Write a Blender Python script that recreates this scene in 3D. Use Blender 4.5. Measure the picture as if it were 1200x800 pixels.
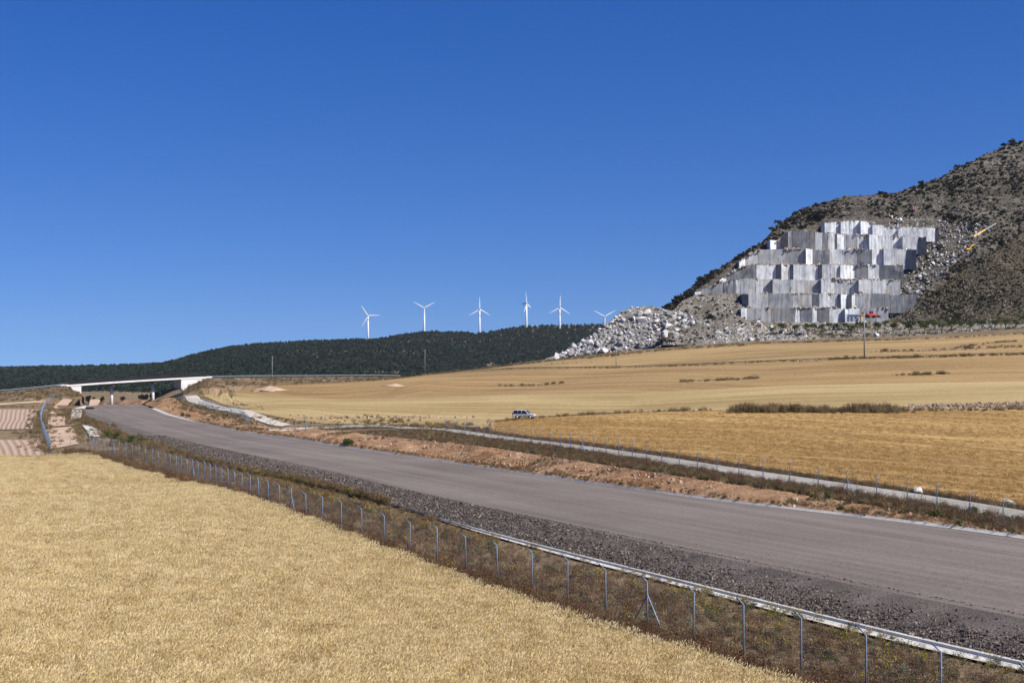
import bpy, bmesh, math, random
import numpy as np
from mathutils import Vector, Matrix

random.seed(7)
RNG = np.random.default_rng(11)
scene = bpy.context.scene
for _o in list(bpy.data.objects):
    bpy.data.objects.remove(_o)
COL = scene.collection
R = math.radians

# ------------------------------------------------------------------ camera, sky, sun, exposure
F = 1667.0                      # focal length in pixels of a 1200 px wide picture (50 mm on 36 mm)
CAMZ = 10.0
PITCH = math.atan(37.0 / F)
cam_data = bpy.data.cameras.new('camera')
cam = bpy.data.objects.new('camera', cam_data)
COL.objects.link(cam)
cam_data.sensor_width = 36.0
cam_data.lens = 36.0 * F / 1200.0
cam_data.clip_start = 0.5
cam_data.clip_end = 40000.0
cam.location = (0, 0, CAMZ)
cam.rotation_euler = (R(90) + PITCH, 0, 0)
scene.camera = cam

SUN_AZ = 118.0                  # clockwise from +Y (the view direction): behind the camera, to the right
SUN_EL = 43.0
world = bpy.data.worlds.new('World')
scene.world = world
world.use_nodes = True
wn = world.node_tree
wn.nodes.clear()
sky = wn.nodes.new('ShaderNodeTexSky')
sky.sky_type = 'NISHITA'
sky.sun_disc = False
sky.sun_elevation = R(SUN_EL)
sky.sun_rotation = R(SUN_AZ)
sky.altitude = 600
sky.air_density = 1.0
sky.dust_density = 0.1
sky.ozone_density = 3.5
bg = wn.nodes.new('ShaderNodeBackground')
bg.inputs['Strength'].default_value = 0.09
wo = wn.nodes.new('ShaderNodeOutputWorld')
tc = wn.nodes.new('ShaderNodeTexCoord')
va = wn.nodes.new('ShaderNodeVectorMath')
va.operation = 'MULTIPLY_ADD'
va.inputs[1].default_value = (1, 1, 1.0)
va.inputs[2].default_value = (0, 0, .115)
vn_ = wn.nodes.new('ShaderNodeVectorMath')
vn_.operation = 'NORMALIZE'
hs = wn.nodes.new('ShaderNodeHueSaturation')
hs.inputs['Saturation'].default_value = 1.37
hs.inputs['Hue'].default_value = .52
gm = wn.nodes.new('ShaderNodeGamma')
gm.inputs['Gamma'].default_value = 1.0
wn.links.new(tc.outputs['Generated'], va.inputs[0])
wn.links.new(va.outputs[0], vn_.inputs[0])
wn.links.new(vn_.outputs[0], sky.inputs['Vector'])
wn.links.new(sky.outputs[0], gm.inputs['Color'])
wn.links.new(gm.outputs[0], hs.inputs['Color'])
wn.links.new(hs.outputs[0], bg.inputs[0])
wn.links.new(bg.outputs[0], wo.inputs[0])

sun_data = bpy.data.lights.new('sun', 'SUN')
sun_data.energy = 5.0
sun_data.angle = R(0.5)
sun_data.color = (1.0, 0.94, 0.84)
sun = bpy.data.objects.new('sun', sun_data)
COL.objects.link(sun)
_sd = Vector((math.sin(R(SUN_AZ)) * math.cos(R(SUN_EL)), math.cos(R(SUN_AZ)) * math.cos(R(SUN_EL)), math.sin(R(SUN_EL))))
sun.rotation_euler = _sd.to_track_quat('Z', 'Y').to_euler()
sun.location = (60, -40, 90)

scene.view_settings.view_transform = 'Standard'
scene.view_settings.look = 'None'
scene.view_settings.gamma = 1.0
scene.view_settings.exposure = 0.42
scene.view_settings.use_curve_mapping = False
try:
    scene.cycles.max_bounces = 6
    scene.cycles.transparent_max_bounces = 8
    scene.cycles.volume_bounces = 0
except Exception:
    pass

# ------------------------------------------------------------------ picture pixel <-> place
CT, ST = math.cos(PITCH), math.sin(PITCH)


def ray(px, py):
    u = (np.asarray(px, float) - 600.0) / F
    v = (400.0 - np.asarray(py, float)) / F
    return u, CT - v * ST, ST + v * CT


def at(px, py, Y):
    """point seen at pixel (px, py) that lies Y metres ahead"""
    dx, dy, dz = ray(px, py)
    k = np.asarray(Y, float) / dy
    return np.stack(np.broadcast_arrays(dx * k, np.asarray(Y, float), CAMZ + dz * k), -1)


def zat(py, Y):
    return float(at(600, py, Y)[2])


# ------------------------------------------------------------------ the lie of the land
ctrl = [
    (0, -60, 0), (0, 0, 0), (-40, 20, 0), (30, 20, .4), (-40, 60, 0), (0, 70, 0), (12, 50, 0), (-60, 110, -.1),
    (-90, 165, -.1), (-30, 120, 0), (40, 60, .5), (60, 20, .5), (60, -40, .5), (-25, 150, 0), (-60, 190, -.3), (-108, 330, -.9),
    (-128, 430, -1.6), (-45, 168, 0.), (120, 40, 1.5), (250, 100, 4),
]
pix = [  # px, py, Y
    (1200, 638, 78), (1100, 611, 89), (1030, 597, 95), (870, 573, 106), (800, 561, 113), (667, 540, 134), (560, 524, 159),
    (455, 506, 198), (397, 509, 204), (345, 511, 218), (290, 500, 255), (270, 490, 283), (240, 482, 350), (212, 472, 470),
    (1189, 622, 84), (880, 566, 113), (659, 529, 150), (1300, 640, 85),
    (610, 490, 305), (1100, 600, 93), (860, 552, 125), (560, 508, 195), (1100, 480, 250), (860, 480, 250), (735, 483, 270),
    (1100, 448, 370), (860, 455, 380), (610, 455, 480), (1100, 418, 480), (900, 424, 490), (740, 430, 560),
    (600, 431, 620), (520, 437, 650), (440, 446, 600), (330, 451, 560), (250, 461, 500), (300, 475, 400), (400, 475, 380), (320, 497, 268),
    (450, 470, 400), (560, 500, 222), (1200, 385, 640), (1040, 395, 650), (880, 400, 650), (760, 408, 680), (690, 415, 720), (640, 421, 700),
    (1400, 385, 600), (1400, 440, 380), (1400, 540, 170),
    (0, 480, 400), (0, 505, 260), (0, 516, 220), (50, 478, 420), (80, 467, 490), (92, 487, 350), (108, 505, 250), (-200, 480, 400),
    (60, 530, 185), (0, 470, 470),
]
C = np.array(ctrl + [tuple(at(a, b, c)) for a, b, c in pix] + [
    (-190, 640, -3), (-300, 800, -7), (-150, 900, -8), (-220, 1300, -12), (-900, 1300, -15), (-500, 800, -8), (0, 1100, -6), (300, 1100, 10),
    (-600, 300, 2), (500, 300, 20), (-161, 556, -2.8), (-140, 520, -2.2), (-175, 575, -3), (-60, 760, 0)], float)
C2 = 15.0


def _k(d2):
    return -np.sqrt(d2 + C2 * C2)


n = len(C)
A = np.zeros((n + 3, n + 3))
d2 = ((C[:, None, :2] - C[None, :, :2]) ** 2).sum(-1)
A[:n, :n] = _k(d2) + np.eye(n) * 2.0
A[:n, n] = 1
A[:n, n + 1:] = C[:, :2]
A[n:, :n] = A[:n, n:].T
W = np.linalg.solve(A, np.concatenate([C[:, 2], np.zeros(3)]))


def T(x, y):
    x = np.asarray(x, float)
    y = np.asarray(y, float)
    x, y = np.broadcast_arrays(x, y)
    sh = x.shape
    xf, yf = x.ravel(), y.ravel()
    r = np.hypot(xf, yf)
    k = np.minimum(1, 1300 / np.maximum(r, 1e-6))
    xc, yc = xf * k, yf * k
    z = np.full(xf.shape, W[n]) + W[n + 1] * xc + W[n + 2] * yc
    for i in range(n):
        z += W[i] * _k((xc - C[i, 0]) ** 2 + (yc - C[i, 1]) ** 2)
    f = np.clip((r - 1000) / 500, 0, 1)
    z = z * (1 - f) + (-12) * f
    return z.reshape(sh)


def hit(px, py, off=0.0, y0=15., y1=1200.):
    """where the line of sight through (px, py) meets the land"""
    px, py = np.broadcast_arrays(np.asarray(px, float), np.asarray(py, float))
    ys = np.exp(np.linspace(math.log(y0), math.log(y1), 700))
    out = []
    for a, b in zip(px.ravel(), py.ravel()):
        p = at(a, b, ys)
        g = p[:, 2] - T(p[:, 0], p[:, 1]) - off
        i = np.nonzero(g < 0)[0]
        if len(i) == 0:
            j = int(np.argmin(g))
            out.append(p[j])
            continue
        j = i[0]
        if j == 0:
            out.append(p[0])
            continue
        t = g[j - 1] / (g[j - 1] - g[j])
        out.append(p[j - 1] * (1 - t) + p[j] * t)
    return np.array(out).reshape(px.shape + (3,))


_zr = np.array([(-60, .9), (0, .9), (60, .85), (100, .75), (150, .5), (200, .25), (250, 0), (300, -.3), (400, -1.1), (500, -1.8), (556, -2.3), (600, -3.4),
                (700, -7.5), (850, -16)])


def zroad(Y):
    return np.interp(Y, _zr[:, 0], _zr[:, 1])


def hit_road(px, py):
    ys = np.exp(np.linspace(math.log(20), math.log(640), 900))
    p = at(px, py, ys)
    g = p[:, 2] - zroad(ys)
    i = np.nonzero(g < 0)[0]
    j = i[0] if len(i) else len(ys) - 1
    return p[j]


YG = np.arange(-60, 861, 1.0)


def rail(pts, smooth=6):
    """X as a function of Y through world points, run on past both ends"""
    p = np.array(sorted([(q[1], q[0]) for q in pts]))
    s0 = (p[1, 1] - p[0, 1]) / (p[1, 0] - p[0, 0])
    s1 = (p[-1, 1] - p[-2, 1]) / (p[-1, 0] - p[-2, 0])
    x = np.interp(YG, p[:, 0], p[:, 1])
    lo, hi = YG < p[0, 0], YG > p[-1, 0]
    x[lo] = p[0, 1] + s0 * (YG[lo] - p[0, 0])
    x[hi] = p[-1, 1] + s1 * (YG[hi] - p[-1, 0])
    for _ in range(smooth):
        xx = np.pad(x, 4, mode='reflect', reflect_type='odd')
        x = np.convolve(xx, np.ones(9) / 9, mode='valid')
    return lambda Y: np.interp(Y, YG, x)


FAR = [(-178, 620), (-203, 680), (-240, 760)]      # the roadbed past the bridge


def farx(w):
    return [(a + w, b) for a, b in FAR]


r_wheat = rail([at(a, b, 9.35 * F / (b - 437)) for a, b in ((923, 800), (800, 761), (685, 724), (560, 686), (400, 631), (321, 604), (263, 582), (203, 563), (125, 539))])
r_fence = rail([tuple(hit(a, b)) for a, b in ((953, 797), (877, 774), (815, 755), (762, 736), (706, 718), (657, 704), (617, 692), (579, 680), (482, 653), (380, 621),
                                              (339, 607), (289, 586), (236, 565), (187, 548), (128, 533), (104, 528))])
r_ditch0 = rail([tuple(hit(a, b)) for a, b in ((1200, 790), (1033, 752.5), (940, 726.5), (860, 704.5), (785, 684.5), (660, 652.3), (560, 627))] + [tuple(hit(a, b)) for a, b in ((300, 555), (175, 526), (120, 505))])
r_ditch1 = rail([tuple(hit(a, b, .12)) for a, b in ((1200, 776), (1117, 757), (1033, 740), (940, 715), (860, 694), (797, 680), (720, 660), (645, 642), (560, 622), (430, 584),
                                                   (300, 551), (247, 540), (175, 522), (150, 510), (120, 500), (101, 488))] + farx(-12))
r_road0 = rail([tuple(hit_road(a, b)) for a, b in ((1200, 725), (1067, 700), (917, 668), (800, 645), (667, 617), (560, 596), (455, 571), (355, 547), (280, 532), (200, 514), (150, 499),
                                                  (122, 489), (103, 482), (117, 473.3))] + farx(-9))
r_road1 = rail([tuple(hit_road(a, b)) for a, b in ((1200, 632), (1072, 613), (860, 591), (773, 578), (667, 563), (560, 548), (455, 532), (400, 524), (355, 516), (280, 506), (225, 494),
                                                  (195, 486), (176, 478), (166, 474))] + farx(9))
r_gut = lambda Y: r_road1(Y) + np.interp(Y, [60, 90, 110, 300, 330, 420], [.85, .75, .42, .42, 1.0, 1.4])
r_bank = rail([tuple(hit(a, b)) for a, b in ((1200, 627), (1087, 608), (1030, 595), (860, 570), (800, 560), (667, 540), (560, 523), (455, 505), (397, 509), (345, 511), (290, 499),
                                           (270, 490), (240, 482), (212, 472))] + farx(16), 3)
r_bank_ = r_bank
r_bank = lambda Y: np.maximum(r_bank_(Y), r_gut(Y) + .8)
r_rfence = rail([tuple(hit(a, b)) for a, b in ((1189, 624), (1145, 614), (1105, 607), (1068, 597), (1033, 591), (999, 584), (967, 579), (909, 571.5), (881, 567), (780, 550),
                                              (659, 529), (560, 513), (455, 501), (400, 502))], 4)
r_tr0 = rail([tuple(hit(a, b)) for a, b in ((1200, 613), (1060, 589), (860, 560), (731, 537), (640, 523), (560, 512), (455, 501.5))], 4)
r_tr1 = rail([tuple(hit(a, b)) for a, b in ((1200, 600), (1060, 578), (860, 549.5), (731, 529.5), (640, 518), (560, 507.5), (455, 498.3))], 4)

# ------------------------------------------------------------------ building helpers


def tag(o, label=None, cat=None, group=None, kind=None):
    if label: o['label'] = label
    if cat: o['category'] = cat
    if group: o['group'] = group
    if kind: o['kind'] = kind
    return o


def link(name, me, mat=None, parent=None):
    o = bpy.data.objects.new(name, me)
    COL.objects.link(o)
    if mat is not None and me is not None and not me.materials:
        me.materials.append(mat)
    if parent is not None:
        o.parent = parent
    return o


def mesh(name, v, f, smooth=False):
    me = bpy.data.meshes.new(name)
    v = np.asarray(v, float)
    me.from_pydata([tuple(p) for p in v], [], [tuple(int(i) for i in q) for q in f])
    if smooth:
        me.polygons.foreach_set('use_smooth', np.ones(len(me.polygons), bool))
    me.update()
    return me


def grid_mesh(name, P, smooth=True, uv=None):
    """P: (nu, nv, 3)"""
    nu, nv = P.shape[:2]
    me = bpy.data.meshes.new(name)
    idx = np.arange(nu * nv).reshape(nu, nv)
    q = np.stack([idx[:-1, :-1], idx[1:, :-1], idx[1:, 1:], idx[:-1, 1:]], -1).reshape(-1, 4)
    me.vertices.add(nu * nv)
    me.vertices.foreach_set('co', P.reshape(-1).astype(np.float32))
    me.loops.add(q.size)
    me.loops.foreach_set('vertex_index', q.reshape(-1).astype(np.int32))
    me.polygons.add(len(q))
    me.polygons.foreach_set('loop_start', (np.arange(len(q)) * 4).astype(np.int32))
    me.polygons.foreach_set('loop_total', np.full(len(q), 4, np.int32))
    me.polygons.foreach_set('use_smooth', np.full(len(q), smooth, bool))
    if uv is not None:
        l = me.uv_layers.new(name='UVMap')
        l.data.foreach_set('uv', uv.reshape(-1, 2)[q.reshape(-1)].reshape(-1).astype(np.float32))
    me.update(calc_edges=True)
    me.validate()
    return me


def empty(name, loc):
    o = bpy.data.objects.new(name, None)
    COL.objects.link(o)
    o.location = loc
    o.empty_display_size = .2
    return o


class MB:
    """collects boxes, tubes and prisms into one mesh"""
    def __init__(s):
        s.v, s.f = [], []

    def add(s, v, f):
        b = len(s.v)
        s.v += [tuple(p) for p in v]
        s.f += [tuple(i + b for i in q) for q in f]
        return s

    def box(s, c, size, rz=0):
        c = Vector(c)
        m = Matrix.Rotation(rz, 3, 'Z')
        v = [c + m @ Vector((size[0] / 2 * i, size[1] / 2 * j, size[2] / 2 * k)) for k in (-1, 1) for j in (-1, 1) for i in (-1, 1)]
        return s.add(v, [(0, 2, 3, 1), (4, 5, 7, 6), (0, 1, 5, 4), (2, 6, 7, 3), (0, 4, 6, 2), (1, 3, 7, 5)])

    def tube(s, pts, rad, nseg=6, cap=True):
        pts = [Vector(p) for p in pts]
        if not hasattr(rad, '__len__'):
            rad = [rad] * len(pts)
        rings = []
        for i, p in enumerate(pts):
            d = (pts[min(i + 1, len(pts) - 1)] - pts[max(i - 1, 0)]).normalized()
            u = d.orthogonal().normalized() if abs(d.z) > .9 else d.cross(Vector((0, 0, 1))).normalized()
            w = d.cross(u)
            rings.append([p + (u * math.cos(2 * math.pi * k / nseg) + w * math.sin(2 * math.pi * k / nseg)) * rad[i] for k in range(nseg)])
        b = len(s.v)
        for r in rings:
            s.v += [tuple(p) for p in r]
        for i in range(len(rings) - 1):
            for k in range(nseg):
                k2 = (k + 1) % nseg
                s.f.append((b + i * nseg + k, b + i * nseg + k2, b + (i + 1) * nseg + k2, b + (i + 1) * nseg + k))
        if cap:
            s.f.append(tuple(b + k for k in range(nseg))[::-1])
            s.f.append(tuple(b + (len(rings) - 1) * nseg + k for k in range(nseg)))
        return s

    def prism(s, poly, off):
        """extrude a 3-D polygon by a vector"""
        poly = [Vector(p) for p in poly]
        off = Vector(off)
        m = len(poly)
        f = [tuple(range(m)), tuple(range(2 * m - 1, m - 1, -1))]
        for i in range(m):
            j = (i + 1) % m
            f.append((i, i + m, j + m, j))
        return s.add(poly + [p + off for p in poly], f)

    def mesh(s, name, smooth=False):
        me = mesh(name, s.v, s.f, smooth)
        bm = bmesh.new()
        bm.from_mesh(me)
        bmesh.ops.recalc_face_normals(bm, faces=bm.faces)
        bm.to_mesh(me)
        bm.free()
        return me

    def build(s, name, mat, parent=None, smooth=False, bevel=0):
        o = link(name, s.mesh(name, smooth), mat, parent)
        if bevel:
            m = o.modifiers.new('bevel', 'BEVEL')
            m.width = bevel
            m.segments = 2
        return o


# ---- value noise for shaping meshes
_lat = RNG.random((64, 64))


def vnoise(x, y, s=1.0):
    x = np.asarray(x) / s
    y = np.asarray(y) / s
    xi, yi = np.floor(x).astype(int), np.floor(y).astype(int)
    fx, fy = x - xi, y - yi
    fx, fy = fx * fx * (3 - 2 * fx), fy * fy * (3 - 2 * fy)
    g = lambda a, b: _lat[a % 64, b % 64]
    return (g(xi, yi) * (1 - fx) + g(xi + 1, yi) * fx) * (1 - fy) + (g(xi, yi + 1) * (1 - fx) + g(xi + 1, yi + 1) * fx) * fy


def fbm(x, y, s=1.0, o=4):
    a, t, r = 1.0, 0.0, 0.0
    for i in range(o):
        r = r + a * vnoise(np.asarray(x) + 17.3 * i, np.asarray(y) - 9.1 * i, s / 2 ** i)
        t += a
        a *= .5
    return r / t - .5


# ------------------------------------------------------------------ materials
def new_mat(name):
    m = bpy.data.materials.new(name)
    m.use_nodes = True
    nt = m.node_tree
    nt.nodes.clear()
    out = nt.nodes.new('ShaderNodeOutputMaterial')
    b = nt.nodes.new('ShaderNodeBsdfPrincipled')
    nt.links.new(b.outputs[0], out.inputs[0])
    b.inputs['Roughness'].default_value = .9
    b.inputs['Specular IOR Level'].default_value = .15
    return m, nt, b


def nd(nt, t, **kw):
    x = nt.nodes.new(t)
    for k, v in kw.items():
        if k.startswith('_'):
            x.inputs[k[1:]].default_value = v
        else:
            setattr(x, k, v)
    return x


def ramp(nt, fac, stops):
    r = nt.nodes.new('ShaderNodeValToRGB')
    el = r.color_ramp.elements
    el[0].position, el[0].color = stops[0][0], (*stops[0][1], 1)
    el[1].position, el[1].color = stops[-1][0], (*stops[-1][1], 1)
    for p, c in stops[1:-1]:
        e = el.new(p)
        e.color = (*c, 1)
    nt.links.new(fac, r.inputs[0])
    return r.outputs[0]


def noise(nt, scale, detail=4, rough=.55, vec=None, dist=0.0):
    t = nd(nt, 'ShaderNodeTexNoise', _Scale=scale, _Detail=detail, _Roughness=rough, _Distortion=dist)
    if vec is None:
        vec = pos(nt)
    nt.links.new(vec, t.inputs['Vector'])
    return t.outputs['Fac']


def pos(nt, scale=None, rot=None):
    g = nt.nodes.new('ShaderNodeNewGeometry').outputs['Position']
    if scale is None:
        return g
    mp = nt.nodes.new('ShaderNodeMapping')
    mp.vector_type = 'POINT'
    mp.inputs['Scale'].default_value = scale
    if rot: mp.inputs['Rotation'].default_value = rot
    nt.links.new(g, mp.inputs['Vector'])
    return mp.outputs[0]


def uvs(nt, scale):
    g = nt.nodes.new('ShaderNodeUVMap')
    mp = nt.nodes.new('ShaderNodeMapping')
    mp.inputs['Scale'].default_value = scale
    nt.links.new(g.outputs[0], mp.inputs['Vector'])
    return mp.outputs[0]


def mix(nt, fac, a, b, mode='MIX'):
    m = nt.nodes.new('ShaderNodeMix')
    m.data_type = 'RGBA'
    m.blend_type = mode
    for s, val in ((0, fac), (6, a), (7, b)):
        if isinstance(val, (int, float)):
            m.inputs[s].default_value = val
        elif isinstance(val, tuple):
            m.inputs[s].default_value = (*val, 1)
        else:
            nt.links.new(val, m.inputs[s])
    return m.outputs[2]


def math_(nt, op, a, b=None):
    m = nt.nodes.new('ShaderNodeMath')
    m.operation = op
    for s, val in ((0, a), (1, b)):
        if val is None: continue
        if isinstance(val, (int, float)):
            m.inputs[s].default_value = val
        else:
            nt.links.new(val, m.inputs[s])
    return m.outputs[0]


def bump(nt, b, h, strength=.5, dist=.1):
    n_ = nd(nt, 'ShaderNodeBump', _Strength=strength, _Distance=dist)
    nt.links.new(h, n_.inputs['Height'])
    nt.links.new(n_.outputs[0], b.inputs['Normal'])


def ground_mat(name, c0, c1, c2, big=.05, small=2.0, bmp=.6, bdist=.1, spots=None, rough=.95):
    """earth: three tones on coarse and fine noise; spots = (colour, scale, threshold)"""
    m, nt, b = new_mat(name)
    n1, n2 = noise(nt, big, 5), noise(nt, small, 6, .65)
    f = math_(nt, 'ADD', math_(nt, 'MULTIPLY', n1, .55), math_(nt, 'MULTIPLY', n2, .45))
    col = ramp(nt, f, [(.36, c0), (.5, c1), (.64, c2)])
    if spots:
        for (sc, ss, th) in spots:
            s = noise(nt, ss, 5, .6)
            k = ramp(nt, s, [(th, (0, 0, 0)), (th + .06, (1, 1, 1))])
            col = mix(nt, k, col, sc)
    nt.links.new(col, b.inputs['Base Color'])
    b.inputs['Roughness'].default_value = rough
    bump(nt, b, n2, bmp, bdist)
    return m


def plain(name, c, rough=.6, metal=0.0, var=.12, scale=3.0, spec=.3):
    m, nt, b = new_mat(name)
    n_ = noise(nt, scale, 5, .6)
    lo = tuple(max(0, x * (1 - var)) for x in c)
    hi = tuple(min(1, x * (1 + var)) for x in c)
    nt.links.new(ramp(nt, n_, [(.35, lo), (.65, hi)]), b.inputs['Base Color'])
    b.inputs['Roughness'].default_value = rough
    b.inputs['Metallic'].default_value = metal
    b.inputs['Specular IOR Level'].default_value = spec
    return m


def rand_mat(name, stops, rough=.85, trans=0.0, fine=None):
    """one tone per instance / object"""
    m, nt, b = new_mat(name)
    oi = nt.nodes.new('ShaderNodeObjectInfo')
    col = ramp(nt, oi.outputs['Random'], stops)
    if fine:
        f = noise(nt, fine, 4, .6)
        col = mix(nt, .55, col, ramp(nt, f, [(.3, (.25, .25, .25)), (.7, (1, 1, 1))]), 'MULTIPLY')
    nt.links.new(col, b.inputs['Base Color'])
    b.inputs['Roughness'].default_value = rough
    if trans:
        t = nd(nt, 'ShaderNodeBsdfTranslucent')
        nt.links.new(col, t.inputs[0])
        mx = nd(nt, 'ShaderNodeMixShader', _Fac=trans)
        nt.links.new(b.outputs[0], mx.inputs[1])
        nt.links.new(t.outputs[0], mx.inputs[2])
        o = [x for x in nt.nodes if x.type == 'OUTPUT_MATERIAL'][0]
        nt.links.new(mx.outputs[0], o.inputs[0])
    return m


def crop_mat(name, c0, c1, c2, row=.35, along=.02, pale=None):
    """a cut or standing corn field seen from afar: swaths that follow the field's length"""
    m, nt, b = new_mat(name)
    u = uvs(nt, (along, row, 1))
    rows = noise(nt, 1.0, 3, .6, u, .25)
    rows2 = noise(nt, 1.0, 2, .5, uvs(nt, (along * .3, row * .16, 1)), .3)
    big = noise(nt, .012, 4)
    fine = noise(nt, 1.1, 7, .8)
    f = math_(nt, 'ADD', math_(nt, 'MULTIPLY', rows, .28), math_(nt, 'MULTIPLY', fine, .40))
    f = math_(nt, 'ADD', f, math_(nt, 'MULTIPLY', big, .16))
    f = math_(nt, 'ADD', f, math_(nt, 'MULTIPLY', rows2, .16))
    col = ramp(nt, f, [(.43, c0), (.5, c1), (.57, c2)])
    nt.links.new(col, b.inputs['Base Color'])
    bump(nt, b, math_(nt, 'ADD', fine, rows), .8, .25)
    return m


MAT = {}
MAT['land'] = ground_mat('dry_land', (.12, .085, .045), (.21, .15, .085), (.30, .22, .13), .03, 1.2, .8, .2, [((.09, .08, .035), .35, .56)])
MAT['verge'] = ground_mat('verge_earth', (.085, .06, .036), (.15, .105, .062), (.24, .17, .10), .12, 3.0, .9, .12)
MAT['wheat_soil'] = ground_mat('wheat_soil', (.20, .135, .06), (.32, .225, .105), (.42, .31, .16), .1, 5.0, .8, .1)
MAT['concrete'] = ground_mat('pale_concrete', (.42, .40, .35), (.56, .54, .48), (.66, .635, .575), .25, 3.0, .2, .02)
MAT['track'] = ground_mat('track_gravel', (.23, .215, .185), (.31, .29, .25), (.39, .365, .32), .12, 2.0, .4, .05)
MAT['bare'] = ground_mat('bare_earth', (.38, .25, .16), (.50, .36, .25), (.60, .46, .34), .12, 1.5, .6, .1)

# roadbed: compacted crushed stone, rolled along its length
m_, nt, b = new_mat('compacted_stone')
lane = noise(nt, 1.0, 4, .6, uvs(nt, (.012, .8, 1)), .2)
big = noise(nt, .06, 4)
fine = noise(nt, 5.0, 7, .75)
f_ = math_(nt, 'ADD', math_(nt, 'ADD', math_(nt, 'MULTIPLY', lane, .30), math_(nt, 'MULTIPLY', big, .22)), math_(nt, 'MULTIPLY', fine, .48))
rc = ramp(nt, f_, [(.38, (.115, .095, .08)), (.5, (.178, .15, .128)), (.62, (.245, .21, .182))])
tyre = ramp(nt, noise(nt, 1.0, 3, .55, uvs(nt, (.008, .33, 1)), .5), [(.52, (0, 0, 0)), (.62, (1, 1, 1))])
dust = ramp(nt, noise(nt, .09, 5, .6), [(.52, (0, 0, 0)), (.70, (1, 1, 1))])
rc = mix(nt, math_(nt, 'MULTIPLY', tyre, .35), rc, (.27, .235, .20))
rc = mix(nt, math_(nt, 'MULTIPLY', dust, .35), rc, (.12, .10, .088))
nt.links.new(rc, b.inputs['Base Color'])
bump(nt, b, fine, .6, .05)
MAT['road'] = m_
MAT['gravel_bed'] = ground_mat('loose_stone_bed', (.085, .07, .06), (.145, .121, .104), (.22, .188, .162), .3, 9.0, 1.0, .15)

# cut bank: orange marl with rills
m_, nt, b = new_mat('cut_bank_marl')
rill = noise(nt, 1.0, 5, .65, uvs(nt, (.9, .25, 1)), .4)
big = noise(nt, .12, 4)
fine = noise(nt, 4.0, 6, .7)
f_ = math_(nt, 'ADD', math_(nt, 'ADD', math_(nt, 'MULTIPLY', rill, .4), math_(nt, 'MULTIPLY', big, .3)), math_(nt, 'MULTIPLY', fine, .3))
nt.links.new(ramp(nt, f_, [(.38, (.16, .08, .04)), (.47, (.32, .18, .092)), (.55, (.43, .27, .155)), (.64, (.55, .40, .27))]), b.inputs['Base Color'])
bump(nt, b, math_(nt, 'ADD', rill, fine), 1.0, .25)
MAT['bank'] = m_

MAT['field_near'] = crop_mat('stubble_gold', (.20, .115, .038), (.385, .24, .085), (.54, .365, .15), .55, .02)
MAT['field_pale'] = crop_mat('pale_barley', (.28, .195, .08), (.41, .30, .135), (.50, .385, .19), .12, .012)
MAT['field_mid'] = crop_mat('stubble_tan', (.19, .12, .05), (.335, .22, .092), (.44, .305, .14), .22, .012)
MAT['field_far'] = crop_mat('stubble_far', (.23, .15, .065), (.375, .255, .112), (.47, .335, .158), .16, .012)
MAT['ploughed'] = None

# ------------------------------------------------------------------ the ground sheet
ang = np.concatenate([np.linspace(-180, -34, 60, endpoint=False), np.linspace(-34, -23, 40, endpoint=False), np.linspace(-23, 23, 270, endpoint=False),
                      np.linspace(23, 34, 40, endpoint=False), np.linspace(34, 180, 61)])
rad = np.concatenate([[0.5], np.exp(np.linspace(math.log(3), math.log(900), 560, endpoint=False)), np.exp(np.linspace(math.log(900), math.log(7000), 50))])
aa, rr = np.meshgrid(R(1) * ang, rad, indexing='ij')
gx, gy = rr * np.sin(aa), rr * np.cos(aa)
gz = T(gx, gy)
inside = (gx > r_ditch0(gy) + .1) & (gx < r_bank(gy) - .05) & (gy > -60) & (gy < 850)
gz = np.where(inside, np.minimum(gz, zroad(gy)) - 1.3, gz)
ground = link('ground', grid_mesh('ground', np.stack([gx, gy, gz], -1)), MAT['land'])
tag(ground, kind='structure')


# ------------------------------------------------------------------ strips along the roadbed
def strip(name, xa, za, xb, zb, y0, y1, mat, ny=None, nx=4, disp=None, step=1.0):
    ys = np.arange(y0, y1 + .01, step)
    t = np.linspace(0, 1, nx + 1)
    YY, TT = np.meshgrid(ys, t, indexing='ij')
    X = xa(YY) * (1 - TT) + xb(YY) * TT
    Z = za(xa(YY), YY) * (1 - TT) + zb(xb(YY), YY) * TT
    if disp is not None:
        X, Z = disp(X, YY, Z, TT)
    P = np.stack([X, YY, Z], -1)
    uv = np.stack([YY * 1.1, X - xa(YY)], -1)
    return tag(link(name, grid_mesh(name, P, True, uv), mat), kind='structure')


zT = lambda o: (lambda x, y: T(x, y) + o)
zR = lambda o: (lambda x, y: zroad(y) + o)
_drape = lambda o: (lambda X, Y, Z, t: (X, T(X, Y) + o + .25 * (fbm(X, Y, 2.5, 3)) * np.sin(np.pi * np.clip(t, 0, 1))))
strip('verge', lambda Y: r_wheat(Y) - 1.0, zT(.03), r_ditch0, zT(.06), -60, 186, MAT['verge'], nx=10, disp=_drape(.0))
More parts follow.
